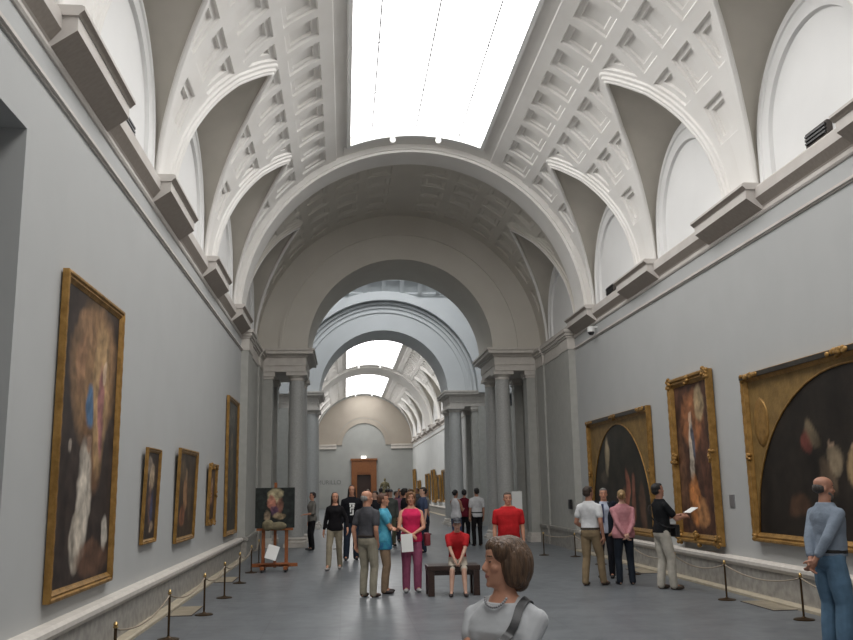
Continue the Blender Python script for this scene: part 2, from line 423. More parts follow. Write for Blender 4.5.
# ------------------------------------------------------------------ screens with columns and arch
def screen(y0, y1, col_r, m_wall, m_pil, half=4.2, zt=5.9, inner=2.93, arch_r=2.87, top=10.6, wide=4.9, yfront=None):
    # tympanum wall with arch opening
    bm = bmesh.new(); n = 40; zc = zt
    for y in (y0, y1):
        arc = [(arch_r*sin(radians(-90 + 180*i/n)), zc + arch_r*cos(radians(-90 + 180*i/n))) for i in range(n + 1)]
        outer = []
        for i in range(n + 1):
            a = radians(-90 + 180*i/n); dx, dz = sin(a), cos(a)
            k = min(wide/abs(dx) if abs(dx) > 1e-6 else 99, (top - zc)/dz if dz > 1e-6 else 99)
            outer.append((k*dx, zc + k*dz))
        A = [bm.verts.new((x, y, z)) for x, z in arc]; O = [bm.verts.new((x, y, z)) for x, z in outer]
        for i in range(n): bm.faces.new((A[i], A[i+1], O[i+1], O[i]))
        if y == y0: A0 = A; O0 = O
    for i in range(n): bm.faces.new((A0[i], A0[i+1], A[i+1], A[i]))
    bm.faces.new((A0[0], O0[0], O[0], A[0])); bm.faces.new((A0[-1], O0[-1], O[-1], A[-1]))
    w = struct('wall_arch', bm, m_wall, smooth=True, angle=30)
    for s in (-1, 1):
        X = lambda a, b: (s*a, s*b) if s > 0 else (s*b, s*a)
        # entablature
        bm = bmesh.new()
        abox(bm, *X(inner, half + .6), y0 + .02, y1 - .02, 5.22, 5.66)
        abox(bm, *X(inner - .02, half + .6), y0 - .01, y1 + .01, 5.40, 5.66)
        for d, za, zb in ((.06, 5.66, 5.70), (.10, 5.70, 5.74), (.24, 5.74, 5.84), (.28, 5.84, 5.90)):
            abox(bm, *X(inner - d, half + .6), y0 - d, y1 + d, za, zb)
        struct(trim(), bm, M['capital'])
        # pier wall beyond the pair
        struct('wall_arch', box(*X(half, wide + 1.9), y0, y1, 0, 5.22), m_pil)
        # side wall mass above
    # columns
    for s in (-1, 1):
        for yy in (y0 + .36, y1 - .36):
            bm = bmesh.new(); xa, xb = sorted((s*3.93, s*(half + .02))); abox(bm, xa, xb, yy - .24, yy + .24, .28, 5.0); c = struct(trim(), bm, m_pil)
            bm = bmesh.new(); xa, xb = sorted((s*3.90, s*(half + .02))); abox(bm, xa, xb, yy - .27, yy + .27, 5.0, 5.08); abox(bm, *sorted((s*3.86, s*(half + .02))), yy - .31, yy + .31, 5.08, 5.22); obj('capital', bm, M['capital'], c)
            bm = bmesh.new(); abox(bm, *sorted((s*3.86, s*(half + .02))), yy - .31, yy + .31, 0, .16); abox(bm, *sorted((s*3.90, s*(half + .02))), yy - .27, yy + .27, .16, .28); obj('column_base', bm, M['capital'], c)
            for xx, rr in ((3.2, col_r),):
                bm = bmesh.new()
                lathe(bm, (s*xx, yy, 0), [(rr*1.0, .28), (rr*1.0, 1.6), (rr*.97, 3.2), (rr*.88, 4.98)], 32)
                c = struct(trim(), bm, M['granite'], smooth=True, angle=40)
                bm = bmesh.new(); lathe(bm, (s*xx, yy, 0), [(rr*.9, 4.96), (rr*.95, 4.98), (rr*.9, 5.0), (rr*.9, 5.04), (rr*1.1, 5.09), (rr*1.15, 5.11)], 32)
                abox(bm, s*xx - rr*1.25, s*xx + rr*1.25, yy - rr*1.25, yy + rr*1.25, 5.11, 5.22)
                obj('capital', bm, M['capital'], c, smooth=True, angle=40)
                bm = bmesh.new(); lathe(bm, (s*xx, yy, 0), [(rr*1.3, .1), (rr*1.36, .13), (rr*1.3, .17), (rr*1.12, .18), (rr*1.12, .21), (rr*1.2, .235), (rr*1.12, .26), (rr*1.0, .29)], 32)
                abox(bm, s*xx - rr*1.4, s*xx + rr*1.4, yy - rr*1.4, yy + rr*1.4, 0, .1)
                obj('column_base', bm, M['capital'], c, smooth=True, angle=40)
    return w
screen(27.3, 30.1, .25, M['tymp'], M['pilaster'])
screen(39.5, 42.3, .30, M['octa'], M['pilaster'], zt=5.8, arch_r=2.86, top=10.4, wide=6.6)
# archivolt lines on both tympana
bm = bmesh.new(); ang_strip(bm, 3.66, 3.74, 5.9, 27.24, 27.32); struct(trim(), bm, M['tymp'], smooth=True, angle=30)
for r0, r1, yy in ((3.66, 3.72, 39.44), (3.86, 3.94, 39.42), (4.02, 4.12, 39.36), (4.18, 4.56, 39.08)):
    bm = bmesh.new(); ang_strip(bm, r0, r1, 5.8, yy, 39.52, n=64); struct(trim(), bm, M['octa'], smooth=True, angle=30)
# pilasters at the hall end
for s in (-1, 1):
    for (ya, yb, xi) in ((23.2, 24.2, 4.22), (24.2, 26.3, 4.27), (26.3, 27.3, 4.22)):
        x0, x1 = sorted((s*xi, s*(R + .1)))
        struct(trim(), box(x0, x1, ya, yb, .5, 5.3), M['pilaster'])
        for e, za, zb, mm in ((.02, 5.25, 5.56, 'capital'), (.05, 5.56, 5.62, 'capital'), (.13, 5.70, 5.78, 'capital'), (.09, 5.62, 5.70, 'capital'), (.05, 0, .45, 'stone'), (.08, .45, .53, 'stone')):
            x0, x1 = sorted((s*(xi - e), s*(R + .1)))
            struct(trim(), box(x0, x1, ya - (e if ya < 24 else 0), yb, za, zb), M[mm])
# rotunda between the screens
for s in (-1, 1):
    x0, x1 = sorted((s*6.4, s*6.8)); struct('wall_left' if s < 0 else 'wall_right', box(x0, x1, 30.1, 39.5, 0, 10.4), M['octa'])
    x0, x1 = sorted((s*6.2, s*6.45)); struct(trim(), box(x0, x1, 30.1, 39.5, 5.6, 5.9), M['capital'])
    x0, x1 = sorted((s*4.4, s*6.6)); struct('wall_arch', box(x0, x1, 29.7, 30.1, 5.2, 10.6), M['octa'])
struct('wall_arch', box(-6.6, 6.6, 29.95, 30.12, 9.0, 10.8), M['octa'])
# coffered dome of the rotunda with an oculus
bm = bmesh.new(); rows = 14; seg = 48; cy = 34.8; prev = None
for i in range(rows + 1):
    t = i/rows; a = t*radians(66)
    ring = []
    for k in range(seg):
        th = 2*pi*k/seg
        r = 7.0*cos(a); z = 10.0 + 3.6*sin(a)
        cof = (i % 3 == 1 or i % 3 == 2) and (k % 4 in (1, 2))
        sc2 = 1.03 if cof else 1.
        q = 1/max(abs(cos(th)), abs(sin(th)), .78)
        ring.append(bm.verts.new((min(6.6, r*q*1.0)*cos(th)*sc2*.95, cy + max(-4.72, min(4.72, r*sin(th)*q*.86*sc2)), z + (.12 if cof else 0))))
    if prev:
        for k in range(seg): bm.faces.new((prev[k], prev[(k+1) % seg], ring[(k+1) % seg], ring[k]))
    prev = ring
struct('ceiling', bm, M['octa'])
bm = bmesh.new(); vs = [bm.verts.new((3.3*cos(2*pi*k/24), cy + 2.9*sin(2*pi*k/24), 13.25)) for k in range(24)]; bm.faces.new(vs)
M['oculus'] = emit('oculus_glass', (.97, .99, 1.0), 9.)
sky_n[0] += 1; struct('window_%d' % sky_n[0], bm, M['oculus'])
# coffered slopes of the rotunda vault above the two screens
for q in (0, 1):
    bm = bmesh.new(); y0, z0_, y1, z1_ = (39.52, 10.3, 36.6, 12.9) if q == 0 else (30.08, 10.3, 33.0, 12.9)
    V0 = Vector((0, y0, z0_)); D = Vector((0, y1 - y0, z1_ - z0_)); nrm = Vector((0, -D.z, D.y)).normalized()
    if nrm.z > 0: nrm = -nrm
    a = [bm.verts.new(V0 + Vector((x, 0, 0)) + D*t) for x, t in ((-6.5, 0), (6.5, 0), (4.0, 1), (-4.0, 1))]; bm.faces.new(a)
    for t in (.02, .24, .46, .68, .9):
        c0 = V0 + D*t; w_ = 6.4 - 2.5*t
        rot = Matrix((Vector((1, 0, 0)), D.normalized(), nrm)).transposed()
        obox(bm, c0 + nrm*.06, (2*w_, .16, .14), rot)
    for k in range(-7, 8): 
        c0 = V0 + D*.5 + Vector((k*.82, 0, 0)); rot = Matrix((Vector((1, 0, 0)), D.normalized(), nrm)).transposed()
        L = D.length*(1 if abs(k) < 5 else .5); cc = c0 if abs(k) < 5 else V0 + D*.25 + Vector((k*.82, 0, 0))
        obox(bm, cc + nrm*.06, (.18, L, .14), rot)
    struct('ceiling', bm, M['octa'])
# far gallery
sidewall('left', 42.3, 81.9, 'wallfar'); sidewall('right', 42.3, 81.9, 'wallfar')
bm = bmesh.new()
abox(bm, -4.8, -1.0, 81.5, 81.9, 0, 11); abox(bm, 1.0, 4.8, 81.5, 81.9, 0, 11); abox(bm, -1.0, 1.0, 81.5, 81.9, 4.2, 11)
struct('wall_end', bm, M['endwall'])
bm = bmesh.new()
for x0, x1 in ((-4.4, -2.45), (2.45, 4.4)): abox(bm, x0, x1, 81.3, 81.5, 5.25, 5.55); abox(bm, x0, x1, 81.2, 81.5, 5.55, 5.65)
struct(trim(), bm, M['capital'])
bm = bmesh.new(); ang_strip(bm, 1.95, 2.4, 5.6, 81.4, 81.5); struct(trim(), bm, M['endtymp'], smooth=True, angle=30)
bm = bmesh.new(); prism_pts = None
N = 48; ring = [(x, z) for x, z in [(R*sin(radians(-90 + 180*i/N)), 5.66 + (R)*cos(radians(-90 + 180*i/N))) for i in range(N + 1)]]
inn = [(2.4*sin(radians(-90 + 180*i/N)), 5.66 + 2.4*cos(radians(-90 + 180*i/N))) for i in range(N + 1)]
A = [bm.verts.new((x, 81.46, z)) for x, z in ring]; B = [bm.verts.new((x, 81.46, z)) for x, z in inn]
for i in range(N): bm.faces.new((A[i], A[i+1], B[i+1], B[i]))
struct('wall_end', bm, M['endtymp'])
# far door
bm = bmesh.new()
abox(bm, -1.12, -.62, 81.2, 81.6, 0, 4.3); abox(bm, .62, 1.12, 81.2, 81.6, 0, 4.3); abox(bm, -.62, .62, 81.22, 81.6, 2.95, 4.3); abox(bm, -1.2, 1.2, 81.1, 81.6, 4.2, 4.38)
abox(bm, -.5, .5, 81.17, 81.3, 3.1, 4.05)
d = struct('door_1', bm, M['doorwood'])
obj('doorway_backing', box(-.62, .62, 81.55, 81.6, 0, 2.95), M['benchwood'], d)
bm = bmesh.new(); abox(bm, -.25, .2, 81.12, 81.3, 4.379, 4.6, bev=.01); o = obj('door_lamp', bm, M['exitlight'])
tag(o, 'small white glowing lamp above the far wooden doorway', 'lamp')
# ------------------------------------------------------------------ paintings
from mathutils import noise as mn
def canvas(name, w, h, base, blobs, parent, loc=(0, 0, 0), arch=False, nx=110):
    ny = max(8, int(nx*h/w)); me_v = []; cols = []; faces = []
    idx = {}
    for j in range(ny + 1):
        for i in range(nx + 1):
            u, v = i/nx, j/ny
            x, z = (u - .5)*w, v*h
            if arch:
                a = abs(u - .5)*2
                zmax = .97*sqrt(max(0, 1 - a*a))
                z = v*h*max(zmax, .02); vv = z/h
            else: vv = v
            c = list(base); u0, v0 = u, vv
            nz = mn.noise_vector(Vector((u*5, vv*5*h/w, loc[2] + w))); nz2 = mn.noise_vector(Vector((u*17, vv*17*h/w, w)))
            u += nz.x*.045 + nz2.x*.018; vv += (nz.y*.045 + nz2.y*.018)*w/h; fl_ = 1 + .7*mn.noise(Vector((u*11, vv*11*h/w, 3 + w))) + .25*mn.noise(Vector((u*30, vv*30*h/w, w)))
            for cx_, cy_, rx, ry_, cc, an, st in blobs:
                ca, sa = cos(an), sin(an)
                dx, dy = (u - cx_), (vv - cy_)
                ex = (dx*ca + dy*sa)/rx; ey = (-dx*sa + dy*ca)/ry_
                q = ex*ex + ey*ey
                k = st*max(0, min(1, (1.25 - q)*1.6))
                c = [a_*(1 - k) + b_*k for a_, b_ in zip(c, cc)]
            me_v.append((x, 0, z)); c = [max(.004, q_*max(.3, fl_)) for q_ in c]; cols.append((*c, 1))
    for j in range(ny):
        for i in range(nx):
            q = j*(nx + 1) + i; faces.append((q, q + 1, q + nx + 2, q + nx + 1))
    me = bpy.data.meshes.new(name); me.from_pydata(me_v, [], faces)
    ca = me.color_attributes.new('paint', 'FLOAT_COLOR', 'POINT')
    for i, c in enumerate(cols): ca.data[i].color = c
    me.materials.append(M['canvas'])
    o = bpy.data.objects.new(name, me); COL.objects.link(o); o.parent = parent; o.location = loc; return o
def frame_mesh(bm, w, h, fw, depth, ribs=True):
    """mitred moulding round opening w x h, origin bottom centre of the OUTER frame, front toward -Y"""
    prof = [(0, 0), (0, -depth*.9), (fw*.12, -depth), (fw*.3, -depth*.98), (fw*.42, -depth*.7), (fw*.62, -depth*.78), (fw*.8, -depth*.5), (fw, -depth*.35), (fw, 0)]
    W, H = w + 2*fw, h + 2*fw
    corners = [(-W/2, 0, 1, 1), (W/2, 0, -1, 1), (W/2, H, -1, -1), (-W/2, H, 1, -1)]
    rings = []
    for i in range(4):
        x0, z0, sx, sz = corners[i]; x1, z1, tx, tz = corners[(i + 1) % 4]
        L = max(abs(x1 - x0), abs(z1 - z0)); n = max(2, int(L/.075)) if ribs else 1
        for k in range(n):
            t = k/n; puff = 1 + (.06 if (k % 2 and ribs) else 0)
            r = []
            for a, y in prof:
                if k == 0: px, pz = x0 + sx*a, z0 + sz*a
                else:
                    ax, az = x0 + sx*a, z0 + sz*a; bx, bz = x1 + tx*a, z1 + tz*a
                    px, pz = ax + (bx - ax)*t, az + (bz - az)*t
                r.append(bm.verts.new((px, y*puff, pz)))
            rings.append(r)
    m = len(prof)
    for i in range(len(rings)):
        a, b = rings[i], rings[(i + 1) % len(rings)]
        for k in range(m - 1): bm.faces.new((a[k], a[k+1], b[k+1], b[k]))
        bm.faces.new((a[-1], a[0], b[0], b[-1]))
def blobball(bm, c, r):
    n0 = len(bm.verts); bmesh.ops.create_icosphere(bm, subdivisions=2, radius=1)
    bm.verts.ensure_lookup_table()
    for v in bm.verts[n0:]: v.co = Vector((v.co.x*r[0] + c[0], v.co.y*r[1] + c[1], v.co.z*r[2] + c[2]))
def painting(side, ya, yb, z0, z1, fw, depth, tilt, label, base, blobs, group=None, arch=False, ornate=0, fm='gold', medal=False):
    s = -1 if side == 'left' else 1
    H_ = z1 - z0
    if ya < 23: yb = yb*((2.657 - depth)/2.657 if s < 0 else (6.151 - depth)/6.151); tilt = .002 if H_ > 2 else .03
    W = abs(yb - ya); H = z1 - z0; yc = (ya + yb)/2
    rz = pi/2 if side == 'left' else -pi/2          # front (-Y local) faces the hall
    root = empty('painting', (s*(R - .012), yc, z0), rz, label, 'painting', group)
    root.rotation_euler = (tilt, 0, rz)
    bm = bmesh.new(); frame_mesh(bm, W - 2*fw, H - 2*fw, fw, depth)
    fr = obj('frame', bm, M[fm], root, smooth=True, angle=35)
    if ornate:
        rnd = random.Random(int(yc*10))
        spots = [(-W/2 + fw*.5, fw*.5), (W/2 - fw*.5, fw*.5), (-W/2 + fw*.5, H - fw*.5), (W/2 - fw*.5, H - fw*.5), (0, H - fw*.5), (0, fw*.5), (-W/2 + fw*.5, H/2), (W/2 - fw*.5, H/2)]
        for x, z in spots:
            bm = bmesh.new()
            for k in range(12):
                blobball(bm, (x + rnd.uniform(-1, 1)*fw*.6*ornate, -depth*.85 + rnd.uniform(-.012, .012), z + rnd.uniform(-1, 1)*fw*.6*ornate), (fw*.22, depth*.28, fw*.22))
            obj('ornament', bm, M['gold'], fr, smooth=True)
    if arch:
        cw, chh = W - 2*fw, H - 2*fw
        bm = bmesh.new(); n = 48
        lo = []; hi = []
        for i in range(n + 1):
            u = -1 + 2*i/n
            lo.append(bm.verts.new((u*cw*.5, -depth*.3, fw + chh*.97*sqrt(max(0, 1 - u*u))))); hi.append(bm.verts.new((u*cw*.5, -depth*.3, fw + chh)))
        for i in range(n):
            try: bm.faces.new((lo[i], lo[i+1], hi[i+1], hi[i]))
            except Exception: pass
        sp = obj('spandrel', bm, M['ochre'], root)
        bm = bmesh.new(); tube(bm, [((-1 + 2*i/n)*cw*.5, -depth*.32, fw + chh*.97*sqrt(max(0, 1 - (-1 + 2*i/n)**2))) for i in range(n + 1)], .014, 6)
        obj('arch_moulding', bm, M['gold'], sp, smooth=True)
        if medal:
            for q in (-1, 1):
                bm = bmesh.new(); blobball(bm, (q*cw*.5*.87, -depth*.32, fw + chh*.72), (.24, .012, .37)); obj('medallion', bm, M['gold'], sp, smooth=True)
        bm = bmesh.new(); abox(bm, -W/2 + fw*.2, W/2 - fw*.2, -depth - .02, -depth*.9, H - fw*.62, H - fw*.1); obj('dark_band', bm, M['blackwood'], fr)
        rnd = random.Random(3)
        for x in (-W/2 + .35, 0, W/2 - .35):
            bm = bmesh.new()
            for k in range(14): blobball(bm, (x + rnd.uniform(-.25, .25), -depth - .025, H - fw*.36 + rnd.uniform(-.02, .02)), (.05, .02, .035))
            obj('gilt_carving', bm, M['gold'], fr, smooth=True)
        canvas('canvas', cw, chh, base, blobs, root, (0, -depth*.25, fw), arch=True, nx=110)
    else:
        canvas('canvas', W - 2*fw, H - 2*fw, base, blobs, root, (0, -depth*.3, fw))
    bm = bmesh.new(); abox(bm, -W/2 + fw*.3, W/2 - fw*.3, -depth*.22, -.002, fw*.3, H - fw*.3); obj('backing', bm, M['blackwood'], root)
    return root
# local +x runs to the LEFT part of the photo? left wall: local x -> +Y (far);  right wall: local x -> -Y (near)
painting('left', 8.45, 10.9, .70, 3.75, .10, .065, .035, 'tallest nearest painting on left wall, robed pale figure in dark gilt framed canvas',
         (.035, .024, .02), [(.55, .74, .42, .27, (.27, .155, .075), .1, .9), (.58, .5, .2, .2, (.15, .075, .035), 0, .8), (.68, .66, .16, .28, (.42, .27, .13), 0, .8), (.50, .62, .07, .08, (.05, .13, .24), 0, .9), (.72, .60, .06, .17, (.30, .12, .12), .1, .9), (.76, .75, .035, .04, (.55, .40, .28), 0, .9),
          (.35, .88, .16, .08, (.26, .15, .08), 0, .8), (.30, .74, .10, .12, (.24, .13, .07), 0, .8), (.45, .28, .13, .20, (.55, .49, .41), -.08, .9), (.36, .13, .10, .10, (.50, .44, .36), .2, .9), (.50, .47, .03, .04, (.40, .25, .17), 0, .9), (.88, .16, .06, .07, (.48, .44, .38), .4, .9), (.65, .07, .3, .06, (.12, .06, .035), 0, .8), (.18, .45, .035, .03, (.35, .30, .25), 0, .8)])
painting('left', 12.17, 13.27, .99, 2.25, .06, .045, .05, 'small gilt framed dark painting with blue robe patch, next after the tallest on left wall',
         (.04, .028, .022), [(.5, .72, .22, .16, (.40, .30, .2), 0, .9), (.45, .4, .14, .25, (.16, .09, .07), .2, .8), (.62, .35, .12, .2, (.05, .06, .12), 0, .9), (.7, .14, .16, .07, (.35, .26, .18), 0, .8), (.3, .85, .2, .1, (.25, .2, .16), 0, .8)])
painting('left', 14.5, 16.55, .87, 2.35, .08, .05, .05, 'wider gilt framed brown painting, middle of the three small ones on left wall',
         (.05, .033, .02), [(.42, .55, .12, .26, (.32, .17, .08), .1, .8), (.45, .75, .06, .07, (.42, .28, .17), 0, .8), (.7, .5, .14, .3, (.10, .065, .035), 0, .8), (.3, .25, .14, .12, (.30, .12, .06), 0, .8), (.25, .8, .18, .12, (.12, .08, .045), 0, .8)])
painting('left', 17.8, 19.15, 1.02, 2.2, .10, .06, .06, 'smallest painting on left wall in a heavy carved gilt frame',
         (.07, .04, .025), [(.5, .55, .18, .26, (.35, .17, .09), 0, .8), (.5, .72, .08, .09, (.5, .33, .2), 0, .8)], ornate=.9)
painting('left', 20.45, 23.0, .68, 3.8, .10, .065, .03, 'tall dim gilt framed painting at far end of left wall before the pilaster',
         (.05, .042, .03), [(.5, .45, .18, .32, (.13, .10, .06), 0, .8), (.5, .7, .08, .07, (.22, .16, .1), 0, .8), (.5, .88, .3, .08, (.10, .09, .07), 0, .8)])
painting('right', 17.5, 22.45, .62, 3.22, .15, .10, .03, 'arched dark canvas in rectangular gilt frame behind the group of visitors, farthest on right wall',
         (.022, .018, .012), [(.30, .66, .05, .17, (.38, .30, .19), .1, .8), (.24, .45, .08, .08, (.09, .07, .05), 0, .7), (.62, .32, .035, .22, (.30, .10, .06), 0, .8), (.72, .26, .035, .22, (.22, .08, .05), 0, .8), (.56, .22, .03, .16, (.26, .13, .07), 0, .8), (.84, .2, .05, .2, (.10, .05, .03), 0, .8)], arch=True, ornate=.5)
painting('right', 14.37, 16.55, .64, 3.55, .16, .12, .035, 'tall painting of a pale standing figure over orange glow, ornate carved gilt frame',
         (.07, .032, .02), [(.5, .75, .34, .2, (.30, .12, .05), 0, .9), (.72, .85, .14, .12, (.34, .26, .15), 0, .8), (.42, .55, .07, .24, (.60, .52, .42), -.12, .9), (.42, .78, .04, .035, (.5, .33, .22), 0, .9), (.48, .62, .05, .12, (.07, .08, .12), .2, .9), (.42, .22, .17, .17, (.52, .20, .06), 0, .9), (.62, .14, .18, .1, (.42, .20, .08), 0, .8), (.8, .45, .12, .3, (.12, .05, .03), 0, .8), (.12, .4, .1, .3, (.14, .07, .04), 0, .8)], ornate=1.1)
painting('right', 7.6, 13.37, .80, 3.27, .13, .10, .03, 'largest painting, arched dark canvas with seated group in gilt frame, nearest on right wall',
         (.016, .012, .009), [(.33, .62, .035, .09, (.17, .13, .08), .3, .7), (.30, .55, .03, .08, (.15, .04, .03), 0, .8), (.62, .62, .015, .38, (.14, .12, .09), 0, .8), (.42, .50, .03, .10, (.22, .17, .11), 0, .8), (.41, .60, .013, .025, (.36, .25, .17), 0, .8), (.50, .42, .032, .13, (.36, .25, .13), 0, .8), (.50, .55, .014, .028, (.40, .27, .18), 0, .8), (.56, .52, .025, .1, (.26, .17, .10), 0, .8), (.57, .62, .012, .025, (.38, .26, .18), 0, .8), (.25, .16, .06, .05, (.08, .04, .022), 0, .7), (.38, .38, .03, .09, (.10, .07, .045), 0, .8), (.8, .45, .06, .2, (.07, .05, .03), 0, .8)], arch=True, ornate=.5, medal=True)
far = [('right', 53.2, 55.6, .8, 2.75), ('right', 57.2, 59.3, .8, 2.5), ('right', 60.6, 62.4, .7, 2.9), ('right', 64.6, 67.0, .8, 2.7), ('right', 72.5, 74.5, 1., 2.3), ('right', 77.2, 79.0, .8, 3.3), ('left', 50, 52.5, .8, 2.8), ('left', 56, 58, .8, 2.4)]
fl = ['gilt framed painting in the far gallery, nearest seen past the granite column', 'low gilt framed painting second along far gallery right wall', 'tall narrow gilt framed painting third along far gallery right wall', 'gilt framed painting fourth along far gallery right wall', 'small gilt framed painting fifth along the far gallery right wall', 'tall dim framed painting at the end corner of far gallery', 'gilt framed painting on far gallery left wall nearer the rotunda', 'lower gilt framed painting on far gallery left wall deeper in']
for (sd, a, b, z0, z1), lb in zip(far, fl):
    painting(sd, a, b, z0, z1, .16, .14, .03, lb, (.06, .045, .03), [(.5, .5, .2, .3, (.2, .13, .08), 0, .8)], group='paintings in the far gallery')
# caption plates beside paintings
def plate(side, y, z, lb):
    s = -1 if side == 'left' else 1; x0, x1 = sorted((s*R, s*(R - .015)))
    tag(obj('caption_plate', box(x0, R + .01, y - .09, y + .09, z, z + .20, bev=.003), M['metal']), lb, 'plaque')
plate('right', 14.0, 1.27, 'small grey caption plate on right wall between the two nearest paintings')
# ------------------------------------------------------------------ small fittings
for s, y in ((1, TIPS[2] - .02), (1, TIPS[0] + .4), (-1, TIPS[2] + .1), (-1, TIPS[3] - .1)):
    x = s*(R - .19)
    bm = bmesh.new()
    a, b = sorted((x, x + s*.03))
    x0, x1 = sorted((s*(R - .02), s*(R + .06)))
    abox(bm, x0, x1, y - .27, y + .27, 6.0, 6.20)
    n0 = empty('vent_grille', (x0, y, 6.0), 0, {(1, TIPS[2] - .02): 'dark rectangular vent in nearest right lunette above the cornice', (1, TIPS[0] + .4): 'small dark vent in the farthest right lunette above the cornice', (-1, TIPS[2] + .1): 'dark vent in the left lunette between two cornice blocks', (-1, TIPS[3] - .1): 'dark vent high in the lunette at the upper left'}[(s, y)], 'vent', 'vents in the lunettes')
    bm2 = bmesh.new()
    for k in range(3): abox(bm2, s*(R - .045) if s > 0 else s*(R - .015), s*(R - .015) if s > 0 else s*(R - .045), y - .25, y + .25, 6.04 + k*.05, 6.065 + k*.05)
    for bb, nm, mm in ((bm, 'housing', 'grille'), (bm2, 'slat', 'black')):
        o = obj(nm, bb, M[mm]); o.parent = n0; o.matrix_parent_inverse = Matrix.Translation(-Vector(n0.location))
bm = bmesh.new()
root = empty('security_camera', (R, 21.0, 5.33), 0, 'white dome security camera on right wall below the cornice', 'camera')
bm = bmesh.new(); lathe(bm, (-.16, 0, 0), [(.03, .14), (.085, .12), (.09, .03), (.085, .0)], 20); abox(bm, -.16, 0, -.02, .02, .1, .14); obj('housing', bm, M['camwhite'], root, smooth=True, angle=40)
bm = bmesh.new(); lathe(bm, (-.16, 0, 0), [(.08, .0), (.075, -.03), (.05, -.07), (.015, -.085)], 20); obj('dome', bm, M['black'], root, smooth=True)
def spot(x, y, lb, dy=-1):
    a = math.asin(x/R); z = S + R*cos(a)
    root = empty('spotlight', (x, y, z), 0, lb, 'spotlight', 'spotlights at the skylight ends')
    bm = bmesh.new(); tube(bm, [(0, 0, .12), (0, 0, -.08)], .02, 8); obj('bracket', bm, M['camwhite'], root)
    bm = bmesh.new(); tube(bm, [(0, .08, -.05), (0, -.02, -.09), (0, -.12, -.14)], [.05, .065, .075], 14); obj('lamp_head', bm, M['camwhite'], root, smooth=True, angle=40)
spot(-.57, 20.72, 'left white spotlight hanging at the near skylight far edge'); spot(.55, 20.72, 'right white spotlight hanging at the near skylight far edge')
for yy, nm in ((61.95, 'middle'), (81.05, 'last')):
    for xx, sd in ((-.75, 'left'), (.75, 'right')): spot(xx, yy, '%s tiny spotlight at the edge of the %s far gallery skylight' % (sd, nm))
# light switch box on the right pilaster
tag(obj('wall_box', box(4.13, 4.2, 23.45, 23.62, 1.05, 1.3, bev=.01), M['black']), 'small black box fixed on the right end pilaster', 'box')
# barrier posts and ropes
def post_mesh():
    root = empty('barrier_post', (0, 0, 0))
    bm = bmesh.new(); lathe(bm, (0, 0, 0), [(.125, 0), (.125, .012), (.10, .02), (.03, .03), (.02, .04)], 20); obj('base', bm, M['brass'], root, smooth=True, angle=40)
    bm = bmesh.new(); lathe(bm, (0, 0, 0), [(.014, .03), (.014, .50)], 10); obj('pole', bm, M['brass'], root, smooth=True, angle=40)
    bm = bmesh.new(); lathe(bm, (0, 0, 0), [(.016, .50), (.024, .505), (.024, .515), (.013, .52), (.022, .532), (.013, .55), (.003, .556)], 12); obj('finial', bm, M['brasstop'], root, smooth=True, angle=40)
    return root
proto = post_mesh(); first = [True]
def post(x, y, lb):
    o = proto if first[0] else copy_tree(proto); first[0] = False
    o.location = (x, y, 0); tag(o, lb, 'barrier post', 'brass barrier posts'); return Vector((x, y, .49))
def rope(a, b, lb, sag=.10):
    pts = [a.lerp(b, i/16) + Vector((0, 0, -sag*4*(i/16)*(1 - i/16))) for i in range(17)]
    d = (b - a).normalized()*.02; pts[0] += d; pts[-1] -= d
    bm = bmesh.new(); tube(bm, pts, .009, 6); tag(obj('barrier_rope', bm, M['rope'], smooth=True), lb, 'rope', 'ropes between the barrier posts')
ordn = ['nearest', 'second', 'third', 'fourth', 'fifth', 'sixth', 'seventh']
LY = [(-3.73, 8.35), (-3.75, 10.92), (-3.66, 12.97), (-3.64, 14.93), (-3.66, 17.2), (-3.66, 19.3), (-3.72, 21.6)]
RY = [(3.8, 8.9), (3.82, 10.89), (3.73, 12.92), (3.68, 14.78), (3.66, 16.9), (3.68, 19.2), (3.7, 21.4)]
for nm, L in (('left', LY), ('right', RY)):
    P = [post(x, y, '%s dark barrier post along the %s wall, counting from the camera' % (ordn[i], nm)) for i, (x, y) in enumerate(L)]
    for i in range(len(P) - 1): rope(P[i], P[i+1], 'rope hanging between %s and %s posts along the %s wall' % (ordn[i], ordn[i+1], nm), .11)
p1 = post(3.1, 22.1, 'barrier post turning the corner before the right granite columns'); rope(Vector((3.7, 21.4, .49)), p1, 'short rope crossing in front of the right end pilaster', .05)
p2 = post(-1.95, 26.2, 'lone barrier post beside the left granite column base')
# floor grates
for x, y, lb in ((-3.98, 13.4, 'brown floor grate beside the left wall near the second small painting'), (-3.98, 17.9, 'brown floor grate beside the left wall farther along'), (4.0, 12.2, 'brown floor grate under the largest right painting'), (4.0, 17.5, 'brown floor grate along right wall behind the visitors')):
    bm = bmesh.new(); abox(bm, x - .17, x + .17, y - .5, y + .5, -.002, .008)
    g = obj('floor_grate', bm, M['grille']); tag(g, lb, 'floor grate', 'floor grates')
    bm = bmesh.new()
    for k in range(18): abox(bm, x - .16, x + .16, y - .48 + k*.055, y - .455 + k*.055, .006, .013)
    o = obj('slat', bm, M['kerb'], g)
# bench
bn = empty('bench', (.0, 14.55, 0), 0, 'low dark wooden bench in mid hall with a boy seated on it', 'bench')
obj('seat', box(-.46, .37, -.24, .24, .38, .46, bev=.01), M['benchwood'], bn)
obj('apron', box(-.40, .31, -.18, .18, .31, .38), M['benchwood'], bn)
for x in (-.40, .31):
    for y in (-.17, .17): obj('leg', box(x - .05, x + .05, y - .06, y + .06, 0, .38, bev=.006), M['benchwood'], bn)
